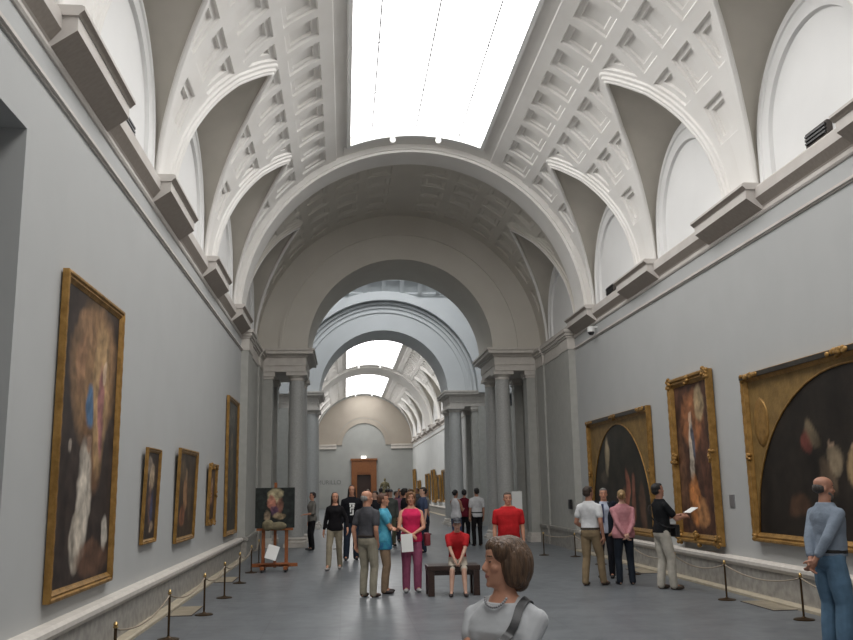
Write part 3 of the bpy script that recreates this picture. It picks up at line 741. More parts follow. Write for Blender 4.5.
# easel with canvas
ez = empty('easel', (-3.2, 19.5, 0), radians(0), 'reddish wooden studio easel on castors beside the left wall barrier', 'easel')
for x in (-.24, .24):
    bm = bmesh.new(); obox(bm, (x, 0, .62), (.07, .07, 1.1), None, .005); obj('upright', bm, M['wood'], ez)
    bm = bmesh.new(); obox(bm, (x, .05, .085), (.08, .72, .06), None, .005); obj('foot', bm, M['wood'], ez)
    for y in (-.28, .38):
        bm = bmesh.new(); tube(bm, [(x - .02, y, .028), (x + .02, y, .028)], .028, 12); obj('castor', bm, M['black'], ez)
bm = bmesh.new(); obox(bm, (0, 0, .13), (.95, .07, .07), None, .005); obj('crossbar', bm, M['wood'], ez)
bm = bmesh.new(); obox(bm, (0, -.02, .16), (.62, .22, .03), None, .004); obj('tray', bm, M['wood'], ez)
bm = bmesh.new(); obox(bm, (0, .04, .95), (.06, .05, 1.75), None, .004); obj('mast', bm, M['wood'], ez)
bm = bmesh.new(); obox(bm, (0, -.04, .86), (.76, .11, .05), None, .004); obj('ledge', bm, M['wood'], ez)
cv = empty('easel_painting', (-3.2, 19.40, .888), 0, 'unframed dark canvas with pale figures resting on the wooden easel', 'painting')
bm = bmesh.new(); abox(bm, -.41, .41, -.0, .025, 0, .83); obj('stretcher', bm, M['blackwood'], cv)
canvas('canvas', .82, .83, (.018, .022, .02), [(.5, .8, .2, .17, (.42, .36, .22), 0, .9), (.42, .62, .10, .2, (.42, .17, .12), .1, .9), (.62, .55, .10, .2, (.22, .10, .07), -.2, .8), (.5, .42, .1, .14, (.10, .05, .1), 0, .8), (.3, .3, .1, .12, (.3, .22, .15), 0, .8), (.6, .3, .16, .09, (.32, .24, .14), 0, .8)], cv, (0, -.004, 0))
# cloth bundle and figures on the easel: drop cloth
bm = bmesh.new()
blobball(bm, (-3.33, 19.30, .95), (.13, .05, .12)); blobball(bm, (-3.12, 19.30, .93), (.18, .05, .09)); blobball(bm, (-3.22, 19.30, .915), (.24, .05, .055))
tag(obj('paint_rag', bm, mat('olive_rag', (.20, .17, .10), .9, noise=(.13, .11, .07), nscale=12, bump=.6, bscale=20), smooth=True), 'olive crumpled rag lying on the easel ledge', 'rag')
pp = bmesh.new(); obox(pp, (-3.24, 19.31, .40), (.24, .012, .30), Euler((-.35, .3, 0)).to_matrix()); tag(obj('paper_sheet', pp, M['white']), 'white sheet of paper leaning on the easel tray', 'paper')
# white information panel by the right columns
ip = empty('information_panel', (3.28, 26.3, 0), 0, 'upright white information panel on a stand behind the red shirt man', 'sign')
obj('panel', box(-.15, .15, -.015, .015, .75, 1.52, bev=.004), M['white'], ip); obj('stand', box(-.03, .03, .0, .03, 0, .8), M['metal'], ip); obj('base', box(-.16, .16, -.13, .13, 0, .015), M['metal'], ip)
# end wall lettering
def text(body, size, loc, parent_label=None):
    cu = bpy.data.curves.new('t', 'FONT'); cu.body = body; cu.size = size; cu.extrude = .01; cu.align_x = 'CENTER'
    o = bpy.data.objects.new('t', cu); COL.objects.link(o); o.rotation_euler = (pi/2, 0, 0); o.location = loc
    bpy.context.view_layer.update()
    dg = bpy.context.evaluated_depsgraph_get(); me = bpy.data.meshes.new_from_object(o.evaluated_get(dg)); mw = o.matrix_world.copy()
    bpy.data.objects.remove(o); n = bpy.data.objects.new('wall_lettering', me); COL.objects.link(n); n.matrix_world = mw
    me.materials.clear(); me.materials.append(mat('lettering_grey', (.16, .16, .16), .6)); return n
tag(text('MURILLO', .52, (-3.1, 81.49, 2.15)), 'dark letters on the end wall left of the far wooden doorway', 'lettering')
# ------------------------------------------------------------------ PEOPLE
class Vol:
    def __init__(s): s.bm = bmesh.new(); s.T = None
    def _v(s, p):
        p = Vector(p)
        return s.bm.verts.new(s.T @ p if s.T else p)
    def rings(s, rings):
        R_ = [[s._v(p) for p in r] for r in rings]
        for a, b in zip(R_, R_[1:]):
            n = len(a)
            for k in range(n): s.bm.faces.new((a[k], a[(k+1) % n], b[(k+1) % n], b[k]))
        s.bm.faces.new(R_[0][::-1]); s.bm.faces.new(R_[-1])
    def cap(s, p0, p1, r0, r1, seg=12, flat=1.):
        p0 = Vector(p0); p1 = Vector(p1)
        if (p1 - p0).length < 1e-5: p1 = p0 + Vector((0, 0, .001))
        u, v, d = frame_axes(p1 - p0); out = []
        for a in (-80, -50, -22): out.append((p0 + d*r0*sin(radians(a)), r0*cos(radians(a))))
        out.append((p0, r0)); out.append((p0.lerp(p1, .5), (r0 + r1)/2)); out.append((p1, r1))
        for a in (22, 50, 80): out.append((p1 + d*r1*sin(radians(a)), r1*cos(radians(a))))
        s.rings([[c + (u*cos(2*pi*k/seg) + v*sin(2*pi*k/seg)*flat)*r for k in range(seg)] for c, r in out])
    def chain(s, pts, rad):
        for i in range(len(pts) - 1): s.cap(pts[i], pts[i+1], rad[i], rad[i+1])
    def ell(s, c, r, rot=None, seg=16, lat=9):
        c = Vector(c); out = []
        for i in range(lat):
            a = -pi/2 + pi*(i + .5)/lat
            out.append([c + (rot @ Vector((r[0]*cos(a)*cos(2*pi*k/seg), r[1]*cos(a)*sin(2*pi*k/seg), r[2]*sin(a))) if rot else Vector((r[0]*cos(a)*cos(2*pi*k/seg), r[1]*cos(a)*sin(2*pi*k/seg), r[2]*sin(a)))) for k in range(seg)])
        s.rings(out)
    def stack(s, secs, seg=22, pw=.85):
        """secs: (z, rx, yfront, yback, xoff)"""
        out = []
        for z, rx, yf, yb, xo in secs:
            r = []
            for k in range(seg):
                a = 2*pi*k/seg; cx_, sy = cos(a), sin(a)
                cx_ = math.copysign(abs(cx_)**pw, cx_); sy = math.copysign(abs(sy)**pw, sy)
                mid = (yf + yb)/2; hf = (yf - yb)/2
                r.append((xo + rx*cx_, mid + hf*sy, z))
            out.append(r)
        s.rings(out)
    def build(s, name, mats, parent, voxel=.01, smooth=2, subs=None):
        me = bpy.data.meshes.new(name); bmesh.ops.recalc_face_normals(s.bm, faces=s.bm.faces); s.bm.to_mesh(me); s.bm.free()
        o = bpy.data.objects.new(name, me); COL.objects.link(o)
        md = o.modifiers.new('r', 'REMESH'); md.mode = 'VOXEL'; md.voxel_size = voxel; md.use_smooth_shade = True
        if smooth: ms = o.modifiers.new('s', 'SMOOTH'); ms.iterations = smooth; ms.factor = .5
        dg = bpy.context.evaluated_depsgraph_get(); dg.update()
        m2 = bpy.data.meshes.new_from_object(o.evaluated_get(dg)); o.modifiers.clear(); o.data = m2; bpy.data.meshes.remove(me)
        m2.materials.clear()
        for mm in (mats if isinstance(mats, (list, tuple)) else [mats]): m2.materials.append(mm)
        m2.polygons.foreach_set('use_smooth', [True]*len(m2.polygons))
        o.parent = parent; return o
def ik(a, t, la, lb, hint):
    a = Vector(a); t = Vector(t); d = t - a; L = min(d.length, (la + lb)*.995); dn = d.normalized(); t = a + dn*L
    x = (la*la - lb*lb + L*L)/(2*L); h = sqrt(max(0, la*la - x*x))
    hv = Vector(hint); hv = (hv - dn*hv.dot(dn)).normalized()
    return a + dn*x + hv*h, t
def hand(vol, w, d, n, s, curl=.5, k=1., side=1):
    """w wrist, d direction of hand, n palm normal (fingers curl toward n)"""
    d = Vector(d).normalized(); n = Vector(n); n = (n - d*n.dot(d)).normalized(); l = n.cross(d)*side
    w = Vector(w); q = k*s
    palm = w + d*.045*q
    rot = Matrix((l, n, d)).transposed()
    vol.ell(palm, (.040*q, .017*q, .055*q), rot, 14, 8)
    vol.cap(w - d*.03*q, w + d*.03*q, .025*q, .026*q)
    for i, (off, ln) in enumerate(((-.030, .068), (-.010, .078), (.010, .073), (.029, .058))):
        b = w + d*(.085 - abs(off)*.25)*q + l*off*q
        a1 = curl*.9; a2 = curl*1.9
        p1 = b + (d*cos(a1) + n*sin(a1))*ln*.52*q
        p2 = p1 + (d*cos(a2) + n*sin(a2))*ln*.48*q
        vol.cap(b - d*.02*q, p1, .0095*q, .0088*q, 8); vol.cap(p1, p2, .0088*q, .0075*q, 8)
    b = w + d*.025*q - l*.032*q
    p1 = b + (d*.6 - l*.65 + n*.3).normalized()*.045*q; p2 = p1 + (d*.85 - l*.1 + n*.5).normalized()*.032*q
    vol.cap(b, p1, .0125*q, .011*q, 8); vol.cap(p1, p2, .011*q, .009*q, 8)
SKIN = mat('skin', (.56, .285, .185), .55, noise=(.49, .235, .15), nscale=10); SKIN2 = mat('tanned_skin', (.40, .20, .13), .55, noise=(.34, .165, .11), nscale=10)
SKIN3 = mat('pale_skin', (.58, .36, .27), .55, noise=(.52, .30, .22), nscale=10)
LIPS = plain((.36, .12, .10)); EYE = plain((.02, .015, .012), .25); EYEW = plain((.6, .57, .53), .3)
HEADP = [(-.114, .014, .052, .012), (-.106, .030, .070, -.006), (-.090, .042, .080, -.022), (-.068, .051, .083, -.048), (-.045, .057, .084, -.068), (-.02, .063, .083, -.084), (0, .067, .080, -.093), (.02, .071, .085, -.098), (.045, .073, .087, -.100), (.07, .068, .078, -.096), (.09, .055, .058, -.080), (.104, .036, .034, -.055), (.112, .014, .008, -.025)]
def person(pos, face, H, sex, label, skin=SKIN, top=(.5, .5, .5), sleeve=.4, bottom=(.2, .2, .2), legs='long', hair='short', haircol=(.05, .03, .02), shoes=(.03, .03, .03),
           hl=None, hr=None, el=None, er=None, head_yaw=0, head_pitch=0, feet=((-.10, 0), (.10, 0)), foot_rot=(8, -8), sit=False, belly=0., build=1., vox=.010, neck_open=0, skirt=False,
           belt=None, group=None, hem=.84, knee=None, curl=.5, jacket=None, lean=0., detail=True, sleeveless=False, headsc=1., loose=1.):
    s = H/1.7
    root = empty('person', (pos[0], pos[1], pos[2] if len(pos) > 2 else 0), atan2(face[1], face[0]) - pi/2, label, 'person', group)
    f = sex == 'f'
    sw = (.150 if f else .172)*build; ny = -.012
    hz = .90; dz = 0.
    if sit: hz = sit/s; dz = hz - .90
    bw = build
    hip = .172 if f else .160; wst = .128 if f else .148; ch = .148 if f else .168
    T = [(.79, .085, .06, -.07), (.84, hip*.92, .095, -.115), (.90, hip, .105 + belly*.3, -.128), (.97, hip*.93, .108 + belly*.8, -.12), (1.05, wst*1.02, .102 + belly, -.095), (1.13, wst, .10 + belly*.8, -.09), (1.21, ch*.97, .115 + belly*.3, -.10), (1.29, ch*1.04, .125 if f else .12, -.108), (1.335, ch*.96, .105, -.105), (1.375, sw*.74, .085, -.095), (1.41, sw*.52, .062, -.082), (1.445, sw*.40, .045, -.07), (1.47, .055, .035, -.065)]
    def torso(vol, e, z0, z1, wfac=1.):
        rows = []
        for z, rx, yf, yb in T:
            if z0 - .02 <= z <= z1 + .02: rows.append((z + dz, rx*bw*wfac + e, yf*wfac + e, yb*wfac - e, 0))
        if rows[0][0] - dz > z0: rows.insert(0, (z0 + dz, rows[0][1], rows[0][2], rows[0][3], 0))
        vol.stack(rows)
    SC = Matrix.Scale(s, 4)
    LN = Matrix.Translation((0, 0, .9 + dz)) @ Matrix.Rotation(-lean, 4, 'X') @ Matrix.Translation((0, 0, -.9 - dz))
    # shoulders, arms
    shz = 1.335 + dz
    SH = {1: Vector((sw + .006, -.01, shz)), -1: Vector((-sw - .006, -.01, shz))}
    dflt = {1: Vector((sw + .055, .05, .79 + dz)), -1: Vector((-sw - .055, .03, .79 + dz))}
    tg = {1: Vector(hr) + Vector((0, 0, dz)) if hr else dflt[1], -1: Vector(hl) + Vector((0, 0, dz)) if hl else dflt[-1]}
    hint = {1: Vector(er) if er else Vector((.5, -1, -.2)), -1: Vector(el) if el else Vector((-.5, -1, -.2))}
    arm = {}
    for k in (1, -1):
        e, w = ik(SH[k], tg[k], .275, .24, hint[k]); arm[k] = (e, w)
    ar = .92 if f else 1.05
    # legs
    leg = {}
    for i, k in enumerate((-1, 1)):
        fx, fy = feet[i]; hp = Vector((k*.088, -.01, .87 + dz)); an = Vector((fx, fy, .085))
        kn, an2 = ik(hp, an, .40 if not sit else .42, .391 if not sit else .41, (k*.12, 1, .15) if not knee else knee)
        a = radians(foot_rot[i])
        leg[k] = (hp, kn, an2, Vector((sin(-a), cos(a), 0)))
    B = Vol(); B.T = SC @ LN
    torso(B, -.008, .79, 1.47)
    hm = Matrix.Translation((0, ny, 1.47 + dz)) @ Matrix.Rotation(radians(head_yaw), 4, 'Z') @ Matrix.Rotation(-radians(head_pitch), 4, 'X') @ Matrix.Translation((0, 0, .115)) @ Matrix.Scale(headsc, 4)
    nk = .047 if f else .056
    B.cap((0, -.02, 1.41 + dz), (0, ny + .005, 1.53 + dz), nk*1.1, nk)
    for k in (1, -1):
        e, w = arm[k]
        B.chain([SH[k], SH[k].lerp(e, .5), e], [.050*ar, .046*ar, .036*ar]); B.chain([e, e.lerp(w, .35), w], [.037*ar, .036*ar, .024*ar])
        B.cap((k*.05, -.02, 1.405 + dz), SH[k], .038, .05*ar)
        dd = (w - e).normalized(); nrm = Vector((-k, .1, 0)) if abs(dd.z) > .6 else Vector((0, 0, -1)) if not hl else Vector((0, -.4, -.8))
        hand(B, w, dd, nrm, 1., curl, .98 if f else 1.06, side=-k if abs(dd.z) > .6 else k)
    B.T = SC
    for k in (1, -1):
        hp, kn, an, fd = leg[k]
        q = .85 if legs == 'long' else 1.
        B.chain([hp + Vector((0, 0, .02)), hp.lerp(kn, .5), kn], [.082*q, .072*q, .052*q]); cf = kn.lerp(an, .35) - fd*.012
        B.chain([kn, cf, an], [.052*q, .053*q, .034*q])
        B.cap(an, an + fd*.10 + Vector((0, 0, -.05)), .033, .024); B.cap(an + Vector((0, 0, -.02)) - fd*.02, an - fd*.03 + Vector((0, 0, -.045)), .03, .028)
    B.T = SC @ LN @ hm
    B.stack([(z, rx, yf, yb, 0) for z, rx, yf, yb in HEADP], pw=.92)
    B.cap((0, .078, .012), (0, .098, -.028), .007, .011, 8); B.ell((0, .094, -.033), (.016, .010, .008)); 
    B.cap((-.016, .080, -.060), (.016, .080, -.060), .0075, .0075, 8); B.ell((0, .084, -.056), (.016, .006, .005)); B.ell((0, .083, -.066), (.013, .007, .006))
    B.ell((0, .072, -.098), (.018, .014, .012))
    B.cap((-.040, .070, .026), (-.012, .081, .024), .008, .008, 8); B.cap((.040, .070, .026), (.012, .081, .024), .008, .008, 8)
    for k in (1, -1):
        B.ell((k*.029, .071, .004), (.013, .0125, .011)); B.ell((k*.072, -.008, -.012), (.009, .017, .030), Euler((-.2, 0, k*.35)).to_matrix()); B.ell((k*.040, .058, -.025), (.022, .018, .02))
    bd = B.build('body', [skin, LIPS, EYE, EYEW, plain(tuple(c*.6 for c in haircol))], root, vox, 1 if vox < .008 else 1)
    if detail:
        hmI = (SC @ LN @ hm).inverted()
        for p in bd.data.polygons:
            q = hmI @ p.center
            if q.y < .05 or q.z < -.08 or q.z > .05: continue
            ax = abs(q.x)
            if (ax - .029)**2/.0105**2 + (q.z - .003)**2/.0045**2 < 1: p.material_index = 2
            elif .012 < ax < .046 and abs(q.z - (.028 - (ax - .03)**2*6)) < .004: p.material_index = 4
            elif ax < .022 and abs(q.z + .061) < .007*(1 - ax/.03) + .001: p.material_index = 1
    cv_ = vox*1.25
    # top garment
    tm = top if isinstance(top, bpy.types.Material) else cloth(top)
    V = Vol(); V.T = SC @ LN; e = .014*loose
    torso(V, e, hem, 1.435 - neck_open)
    if f:
        for k in (1, -1): V.ell((k*.068*bw, .085, 1.26 + dz), (.058, .05, .055))
    if not sleeveless:
        for k in (1, -1):
            el_, w = arm[k]
            V.cap((k*.065, -.02, 1.398 + dz), SH[k], .040, .055*ar)
            if sleeve <= .5: V.chain([SH[k], SH[k].lerp(el_, sleeve*1.5)], [.060*ar, .060*ar])
            else: V.chain([SH[k], el_, el_.lerp(w, (sleeve - .5)*2)], [.060*ar, .053*ar, .042*ar])
    else:
        for k in (1, -1): V.cap((k*sw*.62, -.01, 1.375 + dz), (k*sw*.72, -.01, 1.29 + dz), .040, .05)
    st = V.build('jacket' if jacket else 'shirt', tm, root, cv_, 2)
    # bottom
    bmm = bottom if isinstance(bottom, bpy.types.Material) else cloth(bottom)
    V = Vol(); V.T = SC
    torso(V, .008, .80, .98)
    lw = 1.0*loose
    for k in (1, -1):
        hp, kn, an, fd = leg[k]
        if legs == 'long': V.chain([hp + Vector((0, 0, .03)), hp.lerp(kn, .5), kn, kn.lerp(an, .5) - fd*.008, an + Vector((0, 0, -.02)) - fd*.0], [.094, .086*lw, .069*lw, .066*lw, .060*lw])
        else:
            V.chain([hp + Vector((0, 0, .03)), hp.lerp(kn, .5), kn.lerp(hp, .14)], [.094, .090, .082])
    if skirt:
        V.stack([(.42, .20, .17, -.17, 0), (.60, .19, .16, -.165, 0), (.84, .178, .12, -.14, 0)])
    V.build('shorts' if legs == 'short' else 'trousers', bmm, root, cv_, 2)
    # shoes
    for k in (1, -1):
        hp, kn, an, fd = leg[k]
        V = Vol(); V.T = SC
        gx = Vector((an.x, an.y, 0))
        rot = Matrix((Vector((fd.y, -fd.x, 0)), fd, Vector((0, 0, 1)))).transposed()
        V.ell(gx + fd*.075 + Vector((0, 0, .034)), (.044, .105, .034), rot); V.ell(gx + Vector((0, 0, .045)) - fd*.0, (.037, .06, .045), rot); V.cap(an + Vector((0, 0, -.01)), gx + Vector((0, 0, .05)), .04, .04)
        V.build('shoe', plain(shoes), root, .009 if vox < .011 else .013, 1)
    # hair
    V = Vol(); V.T = SC @ LN @ hm
    if hair in ('short', 'bob', 'long', 'pony', 'bun', 'curly', 'cap'):
        g = 1.0 if hair != 'curly' else 1.1
        V.ell((0, -.022, .036), (.080*g, .094*g, .086*g), None, 20, 12)
    if hair == 'short': V.ell((0, -.045, -.01), (.076, .070, .06)); V.ell((0, .030, .083), (.064, .050, .032)); V.ell((0, -.01, .045), (.0785, .07, .06))
    if hair in ('bob',):
        for k in (1, -1): V.ell((k*.058, -.012, -.012), (.034, .064, .085)); V.ell((k*.05, .035, .055), (.04, .045, .045))
        V.ell((0, -.070, -.02), (.076, .055, .10)); V.ell((.01, .048, .088), (.058, .044, .030)); V.ell((0, -.06, -.085), (.066, .042, .045))
    if hair == 'long':
        for k in (1, -1): V.cap((k*.062, -.01, .02), (k*.072, -.02, -.16), .028, .03)
        V.ell((0, -.075, -.08), (.08, .045, .15))
    if hair in ('pony', 'bun'):
        V.ell((0, -.05, 0), (.074, .065, .065)); V.ell((0, -.13, .03), (.035, .04, .035))
        if hair == 'pony': V.cap((0, -.14, .02), (0, -.14, -.13), .03, .018)
    if hair == 'curly': V.ell((0, -.06, -.02), (.085, .065, .075)); V.ell((0, .02, .085), (.07, .055, .04))
    if hair == 'bald': V.ell((0, -.042, -.012), (.079, .071, .045)); V.ell((0, -.045, .0), (.076, .07, .058))
    if hair == 'bobbig':
        V.ell((0, -.020, .034), (.084, .099, .086), None, 24, 14)
        for k in (1, -1): V.ell((k*.062, -.034, -.010), (.038, .068, .092)); V.ell((k*.048, .016, .050), (.040, .056, .052)); V.ell((k*.058, -.035, -.062), (.036, .055, .048))
        V.ell((0, -.078, -.01), (.083, .056, .10)); V.ell((0, -.066, -.080), (.075, .046, .05)); V.ell((.008, .040, .074), (.066, .050, .036), Euler((-.55, 0, 0)).to_matrix())
    V.build('hair', hairmat(haircol), root, .005 if vox < .008 else .010, 1)
    if hair == 'cap':
        V = Vol(); V.T = SC @ LN @ hm; V.ell((0, -.012, .062), (.085, .098, .066), None, 20, 10); V.stack([(.05, .07, .165, .03, 0), (.062, .07, .165, .03, 0)]); V.build('cap', plain((.02, .022, .03)), root, .008, 1)
    if belt:
        V = Vol(); V.T = SC @ LN; rows = [(z + dz, hip*.93*bw + .022, .108 + belly*.8 + .022, -.142, 0) for z in (.955, .99)]; V.stack(rows); V.build('belt', plain(belt), root, .009, 0)
    root['_a'] = 0; del root['_a']
    return dict(root=root, shirt=st, s=s, arm=arm, T=SC @ LN, leg=leg)
def world_pt(P, p):
    r = P['root']; return Matrix.Translation(r.location) @ Matrix.Rotation(r.rotation_euler.z, 4, 'Z') @ (P['T'] @ Vector(p))
def held(name, bm, m, P, label, cat):
    """thing carried by a person: built in that person's local space, top-level in the scene"""
    r = P['root']; mw = Matrix.Translation(r.location) @ Matrix.Rotation(r.rotation_euler.z, 4, 'Z') @ P['T']
    for v in bm.verts: v.co = mw @ v.co
    return tag(obj(name, bm, m, smooth=True, angle=40), label, cat)
# --- foreground woman in light grey tee
tee = mat('grey_tee', (.43, .44, .455), .85, noise=(.41, .42, .435), nscale=7, bump=.35, bscale=9, spec=.2)
W1 = person((-.0, 0, 0), (-.62, -.78), 1.455, 'f', 'woman in the foreground with brown bob, light grey tee and black strap, in profile', skin=SKIN, top=tee, sleeve=.25, bottom=(.10, .11, .14), hair='bobbig', haircol=(.125, .068, .036), shoes=(.05, .04, .04),
            hl=(.13, .22, 1.10), hr=(-.12, .26, 1.10), el=(-1, .1, -.6), er=(1, .1, -.6), head_yaw=-45, head_pitch=-2, vox=.0052, build=1.03, curl=.5, headsc=1.03, neck_open=.022)
W1['root'].location = (-1.122, 3.62, 0)
from mathutils.bvhtree import BVHTree
def strap(bm, P, ctrl, half=.019, th=.006, n=70):
    me = P['shirt'].data; inv = P['T'].inverted()
    bv = BVHTree.FromPolygons([inv @ v.co for v in me.vertices], [tuple(p.vertices) for p in me.polygons])
    c = [Vector(q) for q in ctrl]; m = len(c); path = []
    for i in range(n):
        t = i/n*m; k = int(t); u = t - k
        a, b, c2, d2 = c[(k-1) % m], c[k], c[(k+1) % m], c[(k+2) % m]
        p = .5*((2*b) + (c2 - a)*u + (2*a - 5*b + 4*c2 - d2)*u*u + (3*b - a - 3*c2 + d2)*u**3)
        co, nn, _, dd = bv.find_nearest(p)
        out = (p - co).normalized() if (p - co).length > .004 else nn
        path.append((co + out*.004 if dd < .06 else p, out))
    for _ in range(2): path = [((path[i-1][0] + path[i][0]*2 + path[(i+1) % n][0])/4 + path[i][1]*.001, path[i][1]) for i in range(n)]
    vs = []
    for i in range(n):
        d = (path[(i+1) % n][0] - path[i-1][0]).normalized(); p, out = path[i]
        sd = d.cross(out).normalized()*half; out = sd.cross(d).normalized(); out = out if out.dot(path[i][1]) > 0 else -out
        vs.append([bm.verts.new(p - sd), bm.verts.new(p + sd), bm.verts.new(p + sd + out*th), bm.verts.new(p - sd + out*th)])
    for i in range(n):
        a, b = vs[i], vs[(i+1) % n]
        for k in range(4): bm.faces.new((a[k], a[(k+1) % 4], b[(k+1) % 4], b[k]))
bm = bmesh.new()
strap(bm, W1, [(-.125, .02, 1.45), (-.125, .13, 1.35), (-.085, .20, 1.26), (-.02, .20, 1.17), (.07, .18, 1.04), (.21, .09, .90), (.20, -.12, .95), (.08, -.2, 1.12), (-.05, -.2, 1.28), (-.115, -.12, 1.40)])
abox(bm, .20, .30, -.10, .16, .66, .90, bev=.02)
held('shoulder_bag', bm, M['black'], W1, 'black shoulder bag with wide strap across the foreground woman in grey tee', 'bag')
bm = bmesh.new()
for k in range(15):
    a = radians(-70 + 140*k/14); blobball(bm, (.058*sin(a), .062 + .042*cos(a), 1.452 - .055*cos(a)), (.007, .007, .007))
o = obj('necklace', bm, M['metal'], W1['root'], smooth=True)
for v in o.data.vertices: v.co = W1['T'] @ v.co
# --- man at right edge in light blue shirt
P = person((3.03, 8.72), (.98, .20), 1.70, 'm', 'balding bearded man in light blue shirt and jeans at the right, hands behind back', skin=SKIN2, top=mat('chambray', (.205, .245, .30), .85, noise=(.18, .215, .265), nscale=8, bump=.7, bscale=12, spec=.2), sleeve=.86, bottom=(.10, .175, .26), hair='bald', haircol=(.06, .05, .045), shoes=(.03, .025, .02),
       hl=(-.03, -.20, .86), hr=(.05, -.21, .89), el=(-1, -.6, 0), er=(1, -.6, 0), head_yaw=-22, head_pitch=0, belly=.035, vox=.008, belt=(.015, .013, .012), hem=.93, loose=1.25, lean=.04)
V = Vol(); V.T = P['T'] @ Matrix.Translation((0, -.012, 1.47)) @ Matrix.Rotation(radians(-22), 4, 'Z') @ Matrix.Translation((0, 0, .115))
V.ell((0, .055, -.085), (.040, .034, .030)); V.cap((-.05, .03, -.05), (-.02, .07, -.08), .014, .014); V.cap((.05, .03, -.05), (.02, .07, -.08), .014, .014); V.build('beard', hairmat((.16, .15, .14)), P['root'], .007, 1)
bm = bmesh.new(); obox(bm, (-.15, .13, .965), (.05, .11, .09), None, .015); held('belt_pouch', bm, M['black'], P, 'small black pouch on the belt of the man in jeans', 'bag')
# --- group of visitors at the right paintings
person((2.40, 15.2), (.72, .70), 1.64, 'm', 'man in white polo shirt and khaki trousers, back turned, leftmost of right group', skin=SKIN2, top=(.66, .67, .68), sleeve=.36, bottom=(.27, .20, .12), hair='short', haircol=(.05, .03, .02), shoes=(.06, .04, .03),
       hr=(.25, .0, .84), hl=(-.20, .16, .95), head_yaw=-14, belt=(.04, .03, .02), belly=.04, vox=.008, feet=((-.12, -.05), (.12, .16)), hem=.95, build=1.05)
P = person((3.0, 16.4), (-.45, -.9), 1.60, 'm', 'grey haired man in open dark jacket over pale shirt, between white polo and pink blazer', skin=SKIN, top=(.42, .46, .56), sleeve=.9, bottom=(.012, .013, .018), hair='short', haircol=(.22, .21, .20), shoes=(.015, .015, .015), head_yaw=12, vox=.009, hl=(-.18, .10, .9), hr=(.19, .1, .9))
V = Vol(); V.T = P['T']
for k in (1, -1):
    V.stack([(.80, .07, .135, -.14, k*.13), (1.0, .065, .13, -.13, k*.125), (1.2, .07, .13, -.13, k*.13), (1.38, .06, .09, -.12, k*.12), (1.43, .03, .05, -.09, k*.08)])
    e_, w_ = P['arm'][k]; sh = Vector((k*.184, -.01, 1.385)); V.chain([sh, e_, e_.lerp(w_, .85)], [.078, .066, .052])
V.stack([(.80, .17, -.10, -.15, 0), (1.2, .17, -.09, -.14, 0), (1.42, .10, -.05, -.11, 0)])
V.build('jacket', cloth((.012, .014, .022)), P['root'], .012, 2)
bm = bmesh.new(); obox(bm, (0, .142, 1.22), (.045, .01, .36), None, .003); o = obj('tie', bm, plain((.03, .04, .10)), P['root'])
for v in o.data.vertices: v.co = P['T'] @ v.co
person((2.98, 15.25), (.05, 1), 1.57, 'f', 'woman in pink blazer and dark jeans seen from behind with hands clasped', skin=SKIN3, top=mat('pink_blazer', (.50, .23, .25), .85, noise=(.44, .19, .21), nscale=20, bump=.6, bscale=12), sleeve=.92, bottom=(.018, .024, .035), hair='bun', haircol=(.42, .27, .12), shoes=(.02, .02, .025),
       hl=(-.02, -.20, .89), hr=(.03, -.215, .90), el=(-1, -.3, 0), er=(1, -.3, 0), head_yaw=-12, head_pitch=-4, jacket=True, hem=.83, vox=.008, build=1.18, feet=((-.11, 0), (.12, -.03)))
P = person((3.36, 14.4), (1, .12), 1.67, 'm', 'man in black top and cream trousers reading a leaflet by the barrier', skin=SKIN2, top=(.010, .011, .013), sleeve=.42, bottom=(.50, .47, .41), hair='short', haircol=(.012, .010, .010), shoes=(.05, .035, .025),
       hl=(-.08, .37, 1.17), hr=(.10, .36, 1.15), el=(-.7, -.4, -.8), er=(.7, -.4, -.8), head_pitch=-8, vox=.008, hem=.90, loose=1.08, feet=((-.11, -.02), (.10, .10)))
bm = bmesh.new(); obox(bm, (.02, .53, 1.25), (.22, .17, .008), Euler((.5, 0, 0)).to_matrix()); held('leaflet', bm, M['white'], P, 'white leaflet held by the man in black top', 'leaflet')
bm = bmesh.new(); obox(bm, (.03, .20, .93), (.26, .09, .20), None, .025)
strap(bm, P, [(-.085, .02, 1.47), (-.07, .14, 1.34), (-.02, .17, 1.2), (.02, .17, 1.03), (.15, .15, .99), (.20, 0, 1.0), (.12, -.18, 1.1), (-.03, -.2, 1.28), (-.08, -.12, 1.41)], .012, .005); held('shoulder_bag', bm, M['black'], P, 'black shoulder bag at the hip of the man reading a leaflet', 'bag')
